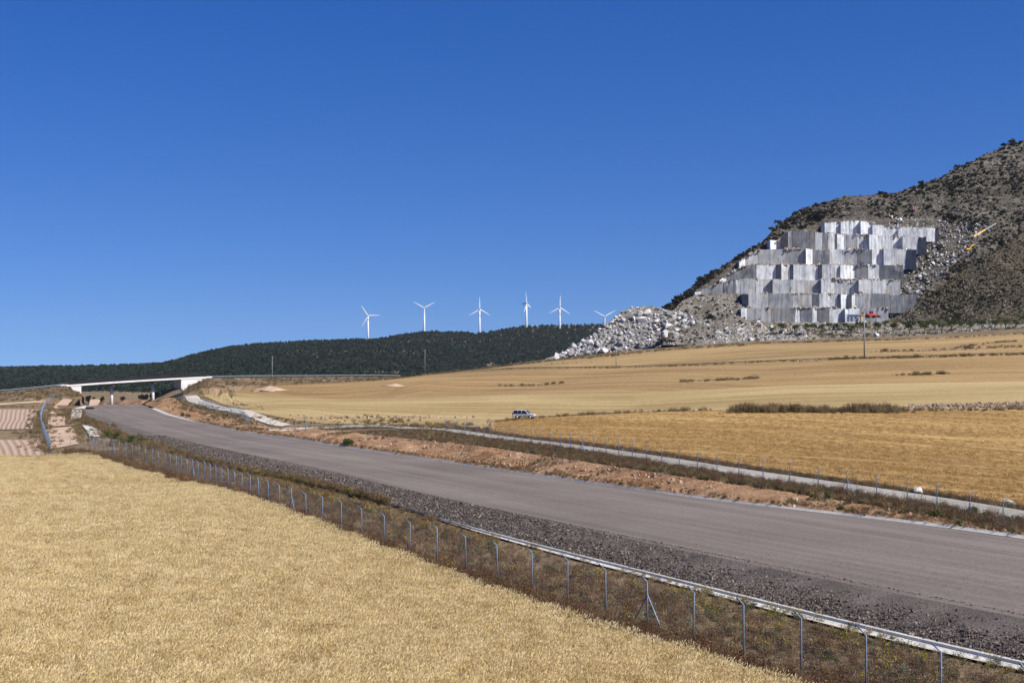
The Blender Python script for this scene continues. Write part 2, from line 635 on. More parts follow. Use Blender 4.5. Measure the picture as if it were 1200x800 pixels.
# concrete ditch: near lip, floor and far wall
_w = lambda k: (lambda Y: r_ditch0(Y) * (1 - k) + r_ditch1(Y) * k)
Yd = 104
dm = strip('drain_channel', r_ditch0, zT(.10), _w(.80), zT(.07), -60, Yd, MAT['concrete'], nx=2)
strip('drain_kerb', _w(.80), zT(.07), _w(.84), zT(.17), -60, Yd, MAT['concrete'], nx=1)
strip('drain_kerb', _w(.84), zT(.17), r_ditch1, zT(.19), -60, Yd, MAT['concrete'], nx=1)
strip('verge', r_ditch0, zT(.05), r_ditch1, zT(.28), Yd, 450, MAT['verge'], nx=3)
strip('gravel_shoulder', r_ditch1, zT(.16), r_road0, zR(0), -60, 700, MAT['gravel_bed'], nx=6,
      disp=lambda X, Y, Z, t: (X, Z + .12 * fbm(X, Y, .9, 3) * np.sin(np.pi * t)))
strip('roadbed', r_road0, zR(0), r_road1, zR(.05), -60, 850, MAT['road'], nx=12,
      disp=lambda X, Y, Z, t: (X, Z + .06 * fbm(X, Y, 6, 3) * np.sin(np.pi * t)))


def _gutdisp(X, Y, Z, t):
    return X, Z - .14 * np.sin(np.pi * t)


strip('gutter', r_road1, zR(.055), r_gut, zR(.14), -60, 470, MAT['concrete'], nx=4, disp=_gutdisp)


def _bankdisp(X, Y, Z, t):
    w = np.sin(np.pi * np.clip(t, 0, 1)) ** .7
    h = np.clip(T(X, Y) - zroad(Y) + 1.0, .2, 2.5)
    return X + w * h * .6 * fbm(X * .4, Y, 1.7, 4), Z + w * h * 1.25 * fbm(X * .35 + 40, Y, 1.3, 4)


strip('cut_bank', r_gut, zR(.12), r_bank, zT(.10), -60, 850, MAT['bank'], nx=9, disp=_bankdisp, step=.7)
strip('bank_top', r_bank, zT(.09), lambda Y: np.maximum(r_tr0(Y), r_bank(Y) + .3), zT(.07), -60, 240, MAT['verge'], nx=6, disp=_drape(.06))
strip('service_track', r_tr0, zT(.12), r_tr1, zT(.12), -60, float(hit(455, 500)[1]), MAT['track'], nx=4,
      disp=lambda X, Y, Z, t: (X, T(X, Y) + .13 - .05 * np.sin(np.pi * t) ** 2))


# ------------------------------------------------------------------ fields and paths draped on the land
def poly_interp(pts):
    p = np.array(sorted(pts), float)
    return lambda x: np.interp(x, p[:, 0], p[:, 1])


def field(name, lower, upper, px, mat, off=.05, nv=24, lowfn=None):
    """a sheet between two lines of the land given at the columns px"""
    px = np.asarray(px, float)
    lo = hit(px, poly_interp(lower)(px)) if lowfn is None else lowfn(px)
    up = hit(px, poly_interp(upper)(px))
    t = np.linspace(0, 1, nv)[None, :, None]
    P = lo[:, None, :] * (1 - t) + up[:, None, :] * t
    d = np.hypot(P[..., 0], P[..., 1])
    P[..., 2] = T(P[..., 0], P[..., 1]) + off * np.clip(d / 250, .6, 2.5)
    L = np.concatenate([[0], np.cumsum(np.linalg.norm(np.diff(P[:, nv // 2, :], axis=0), axis=1))])
    V = np.linalg.norm(P[:, :, :2] - (P[:, :1, :2] if lowfn is not None else P[:, -1:, :2]), axis=2)
    uv = np.stack([np.broadcast_to(L[:, None], V.shape), V], -1)
    return tag(link(name, grid_mesh(name, P, True, uv), mat), kind='structure')


PXR = np.concatenate([np.linspace(575, 1200, 100), np.linspace(1210, 1500, 20)])
l_track = [(400, 503), (455, 498), (560, 507), (640, 517.5), (731, 529), (860, 549), (1060, 577.5), (1200, 599), (1500, 645)]
l_hedge = [(240, 461), (300, 478), (400, 490), (500, 495), (560, 496), (575, 494), (620, 489.5), (735, 483.5), (860, 481), (1000, 481), (1200, 479), (1500, 474)]
l_pale = [(400, 476), (500, 469), (600, 463), (740, 461), (930, 451.5), (1200, 447), (1500, 440)]
l_dark = [(400, 449), (450, 446), (500, 439.5), (600, 432.5), (740, 430.5), (900, 424), (960, 421.5), (1200, 415), (1500, 406)]
l_far = [(540, 436), (600, 429), (690, 419), (760, 411), (880, 403), (1040, 398.5), (1200, 391), (1500, 384)]


def track_far(px):
    return hit(px, poly_interp(l_track)(px) - 3.0)


field('stubble_field', None, l_hedge, PXR, MAT['field_near'], .06, 40, track_far)
PXL = np.concatenate([np.linspace(232, 575, 60)[:-1], PXR])
l_hedge2 = [(232, 461.5), (260, 474), (300, 484), (340, 492), (380, 497), (430, 498), (480, 499.5), (540, 502), (570, 503)] + [p for p in l_hedge if p[0] >= 575]
l_pale2 = [(232, 459), (260, 459), (300, 463), (400, 468), (500, 466), (600, 463)] + [p for p in l_pale if p[0] >= 740]
l_dark2 = [(232, 456), (260, 456), (330, 451.5), (400, 449), (450, 446)] + [p for p in l_dark if p[0] >= 500]
field('barley_field', [(a, b_ - .6) for a, b_ in l_hedge2], l_pale2, PXL, MAT['field_pale'], .06, 30)
field('stubble_field', [(a, b_ - .0) for a, b_ in l_pale2], l_dark2, PXL, MAT['field_mid'], .06, 30)
PXD = np.concatenate([np.linspace(545, 1200, 90), np.linspace(1210, 1500, 20)])
field('stubble_field', [(a, b_ - 1.6) for a, b_ in l_dark], l_far, PXD, MAT['field_far'], .06, 24)

# wheat field floor in the foreground
ys = np.arange(-10, 166.1, 1.0)
tt = np.linspace(0, 1, 60)
YY, TT = np.meshgrid(ys, tt, indexing='ij')
XX = (r_wheat(YY) - .4) * (1 - TT) + (-120) * TT
P = np.stack([XX, YY, T(XX, YY) + .07], -1)
tag(link('wheat_field', grid_mesh('wheat_field', P), MAT['wheat_soil']), kind='structure')


def patch(name, left, right, mat, off=.08, nv=8, nu=16, kind='structure'):
    """a sheet between a left and a right chain of pixels, far to near"""
    a = np.array(left, float)
    c = np.array(right, float)
    s = np.linspace(0, 1, nu)
    ai = np.stack([np.interp(s, np.linspace(0, 1, len(a)), a[:, k]) for k in (0, 1)], -1)
    ci = np.stack([np.interp(s, np.linspace(0, 1, len(c)), c[:, k]) for k in (0, 1)], -1)
    pa, pc = hit(ai[:, 0], ai[:, 1]), hit(ci[:, 0], ci[:, 1])
    t = np.linspace(0, 1, nv)[None, :, None]
    P = pa[:, None, :] * (1 - t) + pc[:, None, :] * t
    w = np.linalg.norm(pc - pa, axis=1)
    jit = fbm(P[..., 0], P[..., 1], 4, 3)[..., None] * np.array([1.6, 3.0, 0])
    P = P + jit * .35 * np.minimum(1, w.mean() / 14) * (np.abs(t - .5) > .45)
    P[..., 2] = T(P[..., 0], P[..., 1]) + off + .03
    L = np.concatenate([[0], np.cumsum(np.linalg.norm(np.diff(P[:, nv // 2, :], axis=0), axis=1))])
    uv = np.stack([np.broadcast_to(L[:, None], P.shape[:2]), np.broadcast_to(t[..., 0], P.shape[:2]) * w.mean()], -1)
    return tag(link(name, grid_mesh(name, P, True, uv), mat), kind=kind)


m_, nt, b = new_mat('ploughed_soil')
fur = noise(nt, 1.0, 2, .5, uvs(nt, (.02, .9, 1)), .1)
wv = nd(nt, 'ShaderNodeTexWave', wave_type='BANDS', bands_direction='Y', _Scale=.30, _Distortion=.8, _Detail=2.0)
nt.links.new(uvs(nt, (1, 1, 1)), wv.inputs['Vector'])
fine = noise(nt, 1.5, 5, .65)
f_ = math_(nt, 'ADD', math_(nt, 'MULTIPLY', wv.outputs['Fac'], .45), math_(nt, 'MULTIPLY', fine, .55))
nt.links.new(ramp(nt, f_, [(.2, (.36, .25, .17)), (.5, (.41, .295, .21)), (.75, (.46, .345, .255))]), b.inputs['Base Color'])
bump(nt, b, f_, .8, .3)
MAT['ploughed'] = m_
patch('ploughed_field', [(-160, 482), (-160, 505)], [(44, 480), (42, 490), (37, 503)], MAT['ploughed'])
patch('ploughed_field', [(-200, 516), (-200, 538)], [(45, 516), (50, 525), (53, 534)], MAT['ploughed'])
patch('farm_path', [(-100, 475.5), (0, 472.8), (54, 469.2)], [(-100, 478), (0, 474.8), (54, 471)], MAT['bare'])
patch('bare_earth', [(77, 465.5), (66, 474), (56, 485)], [(88, 465.5), (80, 474), (75, 486)], MAT['bare'], .1)
patch('bare_earth', [(55, 503), (57, 515), (59, 527)], [(84, 500), (89, 508), (92, 521)], MAT['bare'], .1)
patch('bare_earth', [(57, 489), (56, 500)], [(83, 487), (88, 498)], MAT['bare'], .07)
patch('concrete_apron', [(99, 476.5), (84, 480), (83, 493)], [(102, 477), (96, 482), (95, 491)], MAT['concrete'], .3)
patch('concrete_apron', [(96, 499), (102, 506), (105, 513)], [(108, 499.5), (120, 507), (118, 512.5)], MAT['concrete'], .16)
patch('bare_earth', [(100, 463.5), (106, 468), (104, 476)], [(113, 464.5), (118, 470), (114, 475)], MAT['bare'], .1)

# the service track that climbs towards the bridge
MAT['pale_track'] = ground_mat('pale_track', (.42, .37, .30), (.55, .50, .42), (.64, .59, .51), .15, 1.5, .5, .06)
patch('service_track', [(300, 450), (257, 451.6), (231, 453), (213, 460.5), (220, 470.5), (247, 479), (285, 486.5), (318, 499.5), (330, 500.5)],
      [(300, 452), (257, 454.5), (240, 457), (230, 462), (236, 469), (260, 476.5), (294, 482), (330, 495.5), (342, 498.5)], MAT['pale_track'], .16, 6, 60)
patch('service_track', [(462, 498.6), (430, 498.4), (400, 499.5), (350, 502)], [(462, 501.8), (430, 501.5), (400, 502.4), (350, 505)], MAT['track'], .16, 4, 24)
patch('service_track', [(314, 502), (316, 506.5)], [(362, 502), (350, 505)], MAT['pale_track'], .16, 8, 6)

# ------------------------------------------------------------------ scattering of what nobody could count
def scatter(name, P, sources, scl, rot=None, idx=None, label=None, cat=None, kind='stuff', tilt=.12, seed=0):
    """instances of the source meshes at the points P, one modifier on one object"""
    g = np.random.default_rng(seed + 101)
    P = np.asarray(P, float)
    k = len(P)
    me = bpy.data.meshes.new(name)
    me.vertices.add(k)
    me.vertices.foreach_set('co', P.reshape(-1).astype(np.float32))
    if rot is None:
        rot = np.stack([g.normal(0, tilt, k), g.normal(0, tilt, k), g.uniform(0, 2 * np.pi, k)], -1)
    if idx is None:
        idx = g.integers(0, len(sources), k)
    a = me.attributes.new('rot', 'FLOAT_VECTOR', 'POINT')
    a.data.foreach_set('vector', rot.reshape(-1).astype(np.float32))
    scl = np.asarray(scl, float)
    if scl.ndim == 1:
        scl = np.stack([scl] * 3, -1)
    a = me.attributes.new('scl', 'FLOAT_VECTOR', 'POINT')
    a.data.foreach_set('vector', scl.reshape(-1).astype(np.float32))
    a = me.attributes.new('idx', 'INT', 'POINT')
    a.data.foreach_set('value', idx.astype(np.int32))
    o = link(name, me)
    ng = bpy.data.node_groups.new(name + '_nodes', 'GeometryNodeTree')
    ng.interface.new_socket('Geometry', in_out='INPUT', socket_type='NodeSocketGeometry')
    ng.interface.new_socket('Geometry', in_out='OUTPUT', socket_type='NodeSocketGeometry')
    gi, go = ng.nodes.new('NodeGroupInput'), ng.nodes.new('NodeGroupOutput')
    jn = ng.nodes.new('GeometryNodeJoinGeometry')

    def attr(nm, t):
        x = ng.nodes.new('GeometryNodeInputNamedAttribute')
        x.data_type = t
        x.inputs['Name'].default_value = nm
        return x.outputs[0]
    ra, sa, ia = attr('rot', 'FLOAT_VECTOR'), attr('scl', 'FLOAT_VECTOR'), attr('idx', 'INT')
    for i, s in enumerate(sources):
        oi = ng.nodes.new('GeometryNodeObjectInfo')
        oi.inputs['Object'].default_value = s
        oi.inputs['As Instance'].default_value = True
        cp = ng.nodes.new('FunctionNodeCompare')
        cp.data_type = 'INT'
        cp.operation = 'EQUAL'
        ins = [x for x in cp.inputs if x.type == 'INT']
        ng.links.new(ia, ins[0])
        ins[1].default_value = i
        ip = ng.nodes.new('GeometryNodeInstanceOnPoints')
        ng.links.new(gi.outputs[0], ip.inputs['Points'])
        ng.links.new(cp.outputs[0], ip.inputs['Selection'])
        ng.links.new(oi.outputs['Geometry'], ip.inputs['Instance'])
        ng.links.new(ra, ip.inputs['Rotation'])
        ng.links.new(sa, ip.inputs['Scale'])
        ng.links.new(ip.outputs[0], jn.inputs[0])
    ng.links.new(jn.outputs[0], go.inputs[0])
    md = o.modifiers.new('scatter', 'NODES')
    md.node_group = ng
    return tag(o, label, cat, kind=kind)


def source(name, me, mats):
    for m in mats:
        me.materials.append(m)
    return bpy.data.objects.new(name, me)        # never linked to the scene: only its instances are


def plants(name, n_, rad_, h0, h1, width, lean, head=None, headmat=1, bias=(0, 0), leaves=0):
    """a clump of stalks; head = (length, width) of an ear or seed head"""
    v, f, mi = [], [], []
    for _ in range(n_):
        a, r_ = random.uniform(0, 6.283), rad_ * math.sqrt(random.random())
        x, y = r_ * math.cos(a), r_ * math.sin(a)
        h = random.uniform(h0, h1)
        lx, ly = random.gauss(bias[0], lean) * h, random.gauss(bias[1], lean) * h
        t = random.uniform(0, 3.1416)
        wx, wy = math.cos(t) * width / 2, math.sin(t) * width / 2
        b_ = len(v)
        mxp = (x + lx * .35, y + ly * .35, h * .6)
        top = (x + lx, y + ly, h)
        v += [(x - wx, y - wy, 0), (x + wx, y + wy, 0), (mxp[0] + wx * .8, mxp[1] + wy * .8, mxp[2]), (mxp[0] - wx * .8, mxp[1] - wy * .8, mxp[2]), top]
        f += [(b_, b_ + 1, b_ + 2, b_ + 3), (b_ + 3, b_ + 2, b_ + 4)]
        mi += [0, 0]
        for _l in range(leaves):
            q = random.uniform(.15, .85)
            cx, cy, cz = x + lx * q * q, y + ly * q * q, h * q
            aa_ = random.uniform(0, 6.283)
            ll = random.uniform(.05, .12)
            dx, dy = math.cos(aa_) * ll, math.sin(aa_) * ll
            b_ = len(v)
            v += [(cx, cy, cz), (cx + dx * .5 - dy * .25, cy + dy * .5 + dx * .25, cz + ll * .5), (cx + dx, cy + dy, cz + ll * .3)]
            f += [(b_, b_ + 1, b_ + 2)]
            mi += [0]
        if head:
            L, w = head[0] * random.uniform(.8, 1.2), head[1]
            dx, dy = lx / h + random.gauss(bias[0], .35), ly / h + random.gauss(bias[1], .35)
            d = Vector((dx, dy, random.uniform(.5, 1.0))).normalized() * L
            s1 = d.cross(Vector((0, 1, .1))).normalized() * w / 2
            s2 = d.cross(s1).normalized() * w / 2
            p = Vector(top)
            for s in (s1, s2):
                b_ = len(v)
                v += [tuple(p - d * .1), tuple(p + d * .45 + s), tuple(p + d), tuple(p + d * .45 - s)]
                f += [(b_, b_ + 1, b_ + 2, b_ + 3)]
                mi += [headmat]
    me = mesh(name, v, f)
    me.polygons.foreach_set('material_index', np.array(mi, np.int32))
    return me


def leafball(name, n_, rx, ry, rz, leaf, zc=None, hollow=.35, lobes=6):
    """leaf faces gathered in clumps through a crown's volume"""
    v, f = [], []
    zc = rz if zc is None else zc
    cs = []
    for _ in range(lobes):
        u = Vector((random.gauss(0, 1), random.gauss(0, 1), random.gauss(0, .8))).normalized() * random.uniform(.3, .75)
        cs.append((u, random.uniform(.3, .55)))
    for _ in range(n_):
        c, rr_ = random.choice(cs)
        u = Vector((random.gauss(0, 1), random.gauss(0, 1), random.gauss(0, 1))).normalized() * rr_ * random.uniform(hollow, 1) ** .5
        p = c + u
        p = Vector((p.x * rx, p.y * ry, p.z * rz + zc))
        if p.z < 0: p.z = random.uniform(0, .2) * rz
        s = leaf * random.uniform(.6, 1.3)
        a = Vector((random.gauss(0, 1), random.gauss(0, 1), random.gauss(0, .7))).normalized()
        b2 = a.orthogonal().normalized()
        b2 = (b2 + a.cross(b2) * random.uniform(-1, 1)).normalized()
        i = len(v)
        v += [tuple(p - a * s), tuple(p + b2 * s * .6), tuple(p + a * s), tuple(p - b2 * s * .6)]
        f += [(i, i + 1, i + 2, i + 3)]
    return mesh(name, v, f)


def rock(name, seed, n_=14, sx=1, sy=.8, sz=.7, boxy=.5):
    g = random.Random(seed)
    bm = bmesh.new()
    for _ in range(n_):
        u = Vector((g.gauss(0, 1), g.gauss(0, 1), g.gauss(0, 1))).normalized()
        m = max(abs(u.x), abs(u.y), abs(u.z))
        p = u * (1 - boxy) + u / m * boxy
        bm.verts.new((p.x * sx * .5, p.y * sy * .5, p.z * sz * .5))
    r = bmesh.ops.convex_hull(bm, input=bm.verts)
    bmesh.ops.delete(bm, geom=[e for e in r['geom_interior'] if isinstance(e, bmesh.types.BMVert)], context='VERTS')
    me = bpy.data.meshes.new(name)
    bm.to_mesh(me)
    bm.free()
    return me


# ------------------------------------------------------------------ surfaces of hills and heaps
class Surf:
    def __init__(s, cols, nu, nv, amp=0, sc=20, back=60, backslope=.5, nback=5, pw=1.0, jag=0, jsc=6):
        c = np.array(cols, float)
        s.px = np.linspace(c[0, 0], c[-1, 0], nu)
        I = lambda k: np.interp(s.px, c[:, 0], c[:, k])
        pb, Yb, pt, Yt = I(1), I(2), I(3), I(4)
        s.v = np.linspace(0, 1, nv)
        v = s.v[None, :]
        PX = np.broadcast_to(s.px[:, None], (nu, nv))
        Yv = Yb[:, None] + (Yt - Yb)[:, None] * v ** pw
        PY = pb[:, None] + (pt - pb)[:, None] * v
        P = at(PX, PY, Yv)
        fade = np.clip(np.minimum(v * 4, (1 - v) * 8), 0, 1)
        nz = fbm(P[..., 0], P[..., 2] * 1.3 + P[..., 1] * .4, sc, 5)
        P[..., 1] += amp * nz * fade * 2
        P[..., 2] += amp * .35 * fbm(P[..., 0] + 91, P[..., 2] * 1.3, sc * .6, 4) * fade
        if jag:
            P[..., 2] += jag * fbm(P[..., 0] * 1.0, P[..., 1] * .5 + 7, jsc, 3) * np.clip(v * 3, 0, 1)
        s.front = P
        top = P[:, -1, :]
        rows = []
        for i in range(1, nback + 1):
            d = back * i / nback
            q = top.copy()
            q[:, 1] += d
            q[:, 2] -= d * backslope * (i / nback)
            rows.append(q[:, None, :])
        s.P = np.concatenate([P] + rows, 1)

    def mesh(s, name):
        return grid_mesh(name, s.P, True)

    def pt(s, u, v):
        """points at u (0..1 across) and v (0..1 up)"""
        nu, nv = s.front.shape[:2]
        a, b_ = np.asarray(u) * (nu - 1), np.asarray(v) * (nv - 1)
        i, j = np.clip(a.astype(int), 0, nu - 2), np.clip(b_.astype(int), 0, nv - 2)
        fa, fb = (a - i)[:, None], (b_ - j)[:, None]
        f = s.front
        return (f[i, j] * (1 - fa) + f[i + 1, j] * fa) * (1 - fb) + (f[i, j + 1] * (1 - fa) + f[i + 1, j + 1] * fa) * fb

    def topix(s, p):
        return topix(p)


def topix(p):
    p = np.asarray(p, float)
    d = p - np.array([0, 0, CAMZ])
    f = d[..., 1] * CT + d[..., 2] * ST
    up = -d[..., 1] * ST + d[..., 2] * CT
    return 600 + F * d[..., 0] / f, 400 - F * up / f


sil = [(776, 362), (790, 353), (800, 345), (815, 331), (850, 309), (870, 296), (900, 279), (912, 263), (930, 251), (945, 243), (975, 235), (990, 229.5), (1020, 228.5), (1050, 225),
       (1075, 218), (1095, 210), (1120, 198), (1140, 188), (1165, 176), (1190, 167), (1215, 160), (1260, 150), (1320, 142), (1420, 150), (1520, 175)]
HK = .72
hill_cols = [(a, 394, 690, b_, 690 + (394 - b_) * HK) for a, b_ in sil]
hill_s = Surf(hill_cols, 300, 120, amp=5, sc=28, back=260, backslope=.55, jag=2.2, jsc=7)


def hillY(py):
    return 690 + (394 - py) * HK


m_, nt, b = new_mat('limestone_hillside')
n1, n2, n3 = noise(nt, .02, 5), noise(nt, .22, 6, .65), noise(nt, .9, 5, .7)
strat = noise(nt, 1.0, 3, .6, pos(nt, (.04, .04, .55)), .4)
f_ = math_(nt, 'ADD', math_(nt, 'ADD', math_(nt, 'MULTIPLY', n1, .22), math_(nt, 'MULTIPLY', n2, .3)), math_(nt, 'ADD', math_(nt, 'MULTIPLY', n3, .22), math_(nt, 'MULTIPLY', strat, .26)))
nt.links.new(ramp(nt, f_, [(.40, (.036, .035, .024)), (.47, (.088, .077, .058)), (.54, (.15, .133, .106)), (.61, (.31, .285, .25))]), b.inputs['Base Color'])
bump(nt, b, math_(nt, 'ADD', n2, n3), 1.0, 1.5)
MAT['hill'] = m_
tag(link('hillside', hill_s.mesh('hillside'), MAT['hill']), kind='structure')

sh = [(1020, 388), (1040, 375), (1070, 361), (1100, 338), (1130, 316), (1160, 300), (1200, 271), (1250, 238), (1300, 200), (1400, 160), (1520, 150)]
sh_cols = [(a, 388 - max(0, a - 1040) * .02, 686, min(b_, 386), 686 + (388 - b_) * .66) for a, b_ in sh]
sh_s = Surf(sh_cols, 200, 80, amp=3, sc=22, back=90, backslope=.75, jag=1.2, jsc=6)
MAT['shoulder'] = ground_mat('brown_hill_shoulder', (.044, .037, .024), (.078, .062, .04), (.13, .105, .068), .05, .6, 1.0, .8, [((.055, .055, .03), .25, .54)])
tag(link('hill_shoulder', sh_s.mesh('hill_shoulder'), MAT['shoulder']), kind='structure')

# grey quarry apron and the spoil heap
ap_cols = [(640, 423, 690, 420, 700), (700, 415, 680, 400, 705), (760, 410, 668, 385, 700), (820, 406, 655, 376, 700), (880, 403.5, 648, 376, 690), (960, 401, 645, 377.5, 688), (1040, 399, 642, 378, 688),
           (1100, 397, 640, 380, 690), (1200, 393, 632, 378, 680), (1320, 391, 620, 376, 660)]
ap_s = Surf(ap_cols, 260, 24, amp=1.2, sc=9, back=30, backslope=.0, jag=1.2, jsc=5)
MAT['apron'] = ground_mat('quarry_waste', (.13, .11, .08), (.22, .195, .155), (.34, .315, .275), .06, .8, 1.0, .5)
tag(link('quarry_apron', ap_s.mesh('quarry_apron'), MAT['apron']), kind='structure')
hp = [(652, 419, 418), (668, 417, 408), (680, 416, 401), (700, 414, 388), (712, 413, 378), (722, 412, 369), (737, 411, 361), (755, 409, 358.5), (775, 408, 361), (800, 407, 367), (830, 406, 377), (862, 405, 386), (890, 404, 395)]
hp_cols = [(a, b_, 668, c_, 668 + (b_ - c_) * .62) for a, b_, c_ in hp]
hp_s = Surf(hp_cols, 120, 40, amp=1.5, sc=6, back=45, backslope=.7, jag=1.5, jsc=4)
MAT['heap'] = ground_mat('spoil_rubble', (.11, .10, .085), (.20, .185, .16), (.32, .305, .28), .15, 1.2, 1.0, .6)
tag(link('spoil_heap', hp_s.mesh('spoil_heap'), MAT['heap']), kind='structure')

sc_cols = [(768, 408, 664, 406, 668), (778, 404, 662, 384, 680), (788, 404, 662, 364, 696), (800, 404, 662, 352, 708), (816, 404, 660, 345.5, hillY(343) - 9), (840, 404, 660, 343.5, hillY(343) - 9), (866, 403, 660, 344.5, hillY(343) - 9), (880, 402, 660, 364, hillY(360) - 6), (896, 402, 660, 382, 684)]
sc_s = Surf(sc_cols, 80, 30, amp=1.5, sc=8, back=20, backslope=.1, jag=1.6, jsc=5)
MAT['scree'] = ground_mat('scree', (.085, .075, .058), (.15, .132, .105), (.25, .23, .195), .12, 1.2, 1.0, .5)
tag(link('scree_slope', sc_s.mesh('scree_slope'), MAT['scree']), kind='structure')

# ------------------------------------------------------------------ marble quarry benches
m_, nt, b = new_mat('sawn_marble')
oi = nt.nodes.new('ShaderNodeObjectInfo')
v1 = noise(nt, 1.0, 4, .7, pos(nt, (.8, .8, .035)), .5)
v2 = noise(nt, .12, 5, .6)
v3 = noise(nt, 1.0, 5, .65, pos(nt, (.25, .25, .16)), 1.2)
f_ = math_(nt, 'ADD', math_(nt, 'ADD', math_(nt, 'MULTIPLY', v1, .46), math_(nt, 'MULTIPLY', v2, .22)), math_(nt, 'MULTIPLY', v3, .32))
base = ramp(nt, f_, [(.36, (.20, .215, .24)), (.44, (.42, .44, .47)), (.53, (.66, .67, .68)), (.62, (.90, .90, .88))])
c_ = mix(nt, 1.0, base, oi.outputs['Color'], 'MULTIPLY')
st = ramp(nt, noise(nt, 1.0, 3, .6, pos(nt, (.5, .5, .07)), .6), [(.54, (0, 0, 0)), (.68, (1, 1, 1))])
c_ = mix(nt, math_(nt, 'MULTIPLY', st, .55), c_, (.42, .33, .22))
nt.links.new(c_, b.inputs['Base Color'])
b.inputs['Roughness'].default_value = .7
bump(nt, b, v1, .4, .3)
MAT['marble'] = m_
MAT['ledge'] = ground_mat('bench_dust', (.25, .19, .12), (.37, .30, .21), (.48, .42, .34), .3, 1.5, .8, .3)

# tier: top edge, foot edge, then the saw lines across the tier with how far each face turns (+ to the right = to the sun)
tiers = [
    ((966, 1100), [(966, 261), (1008, 258), (1022, 261), (1036, 265), (1070, 267), (1100, 266)], 276.5,
     [(966, 974, 25), (974, 985, 32), (985, 996, 20), (996, 1008, 26), (1008, 1022, 36), (1022, 1036, 22), (1036, 1052, 10), (1052, 1070, 16), (1070, 1086, 8), (1086, 1098, 20), (1098, 1101, -50)]),
    ((902, 1084), [(902, 290), (923, 273), (930, 269), (955, 273), (970, 274), (1084, 278)], 291.5,
     [(902, 923, 45), (923, 927, 0), (927, 954, -18), (954, 962, 15), (962, 969, -15), (969, 977, 28), (977, 981, -45), (981, 990, 34), (990, 1005, -4), (1005, 1018, 12), (1018, 1030, 32), (1030, 1042, 10), (1042, 1057, 14), (1057, 1076, 12), (1076, 1084, -42)]),
    ((868, 1072), [(868, 306), (874, 301), (886, 293), (930, 291.5), (1072, 293)], 309,
     [(866, 874, 42), (874, 889, 4), (889, 921, -2), (921, 944, -10), (944, 953, 40), (953, 972, -18), (972, 988, 16), (988, 1005, 6), (1005, 1022, -24), (1022, 1035, 28), (1035, 1048, 10), (1048, 1062, 12), (1062, 1072, -40)]),
    ((846, 1058), [(846, 328), (852, 322), (868, 313), (886, 310), (1058, 311)], 326.5,
     [(843, 852, 42), (852, 886, -18), (886, 910, 20), (910, 915, -60), (915, 926, 24), (926, 929, -60), (929, 959, 22), (959, 963, -60), (963, 973, 8), (973, 984, 14), (984, 1002, 34), (1002, 1018, -14), (1018, 1031, 14), (1031, 1058, -26)]),
    ((818, 1056), [(818, 343), (822, 340), (850, 330), (863, 327), (1056, 328)], 343,
     [(814, 822, 40), (822, 848, -6), (848, 862, -16), (862, 868, 10), (868, 886, 12), (886, 905, 18), (905, 926, 14), (926, 944, 16), (944, 962, 10), (962, 978, 20), (978, 992, 14), (992, 1006, 8), (1006, 1022, 16), (1022, 1040, 10), (1040, 1056, 4)]),
    ((874, 1074), [(874, 344.5), (1074, 345)], 360,
     [(870, 876, -40), (876, 900, 14), (900, 928, -4), (928, 951, 4), (951, 959, -24), (959, 981, 14), (981, 984, -60), (984, 993, 40), (993, 997, -60), (997, 1002, 30), (1002, 1020, 2), (1020, 1042, -6), (1042, 1058, -12), (1058, 1074, -16)]),
    ((870, 1042), [(870, 362), (876, 360.5), (1042, 361)], 379,
     [(868, 876, 35), (876, 904, 8), (904, 932, -6), (932, 938, 30), (938, 952, -16), (952, 958, 30), (958, 972, -14), (972, 990, 22), (990, 1008, 24), (1008, 1028, -4), (1028, 1042, 2)]),
]
quarry = empty('marble_quarry', (*at(960, 380, 690)[:2], zat(380, 690)))
tag(quarry, 'white and grey marble quarry cut in stepped benches into the hillside', 'quarry')
qinv = Vector(quarry.location)
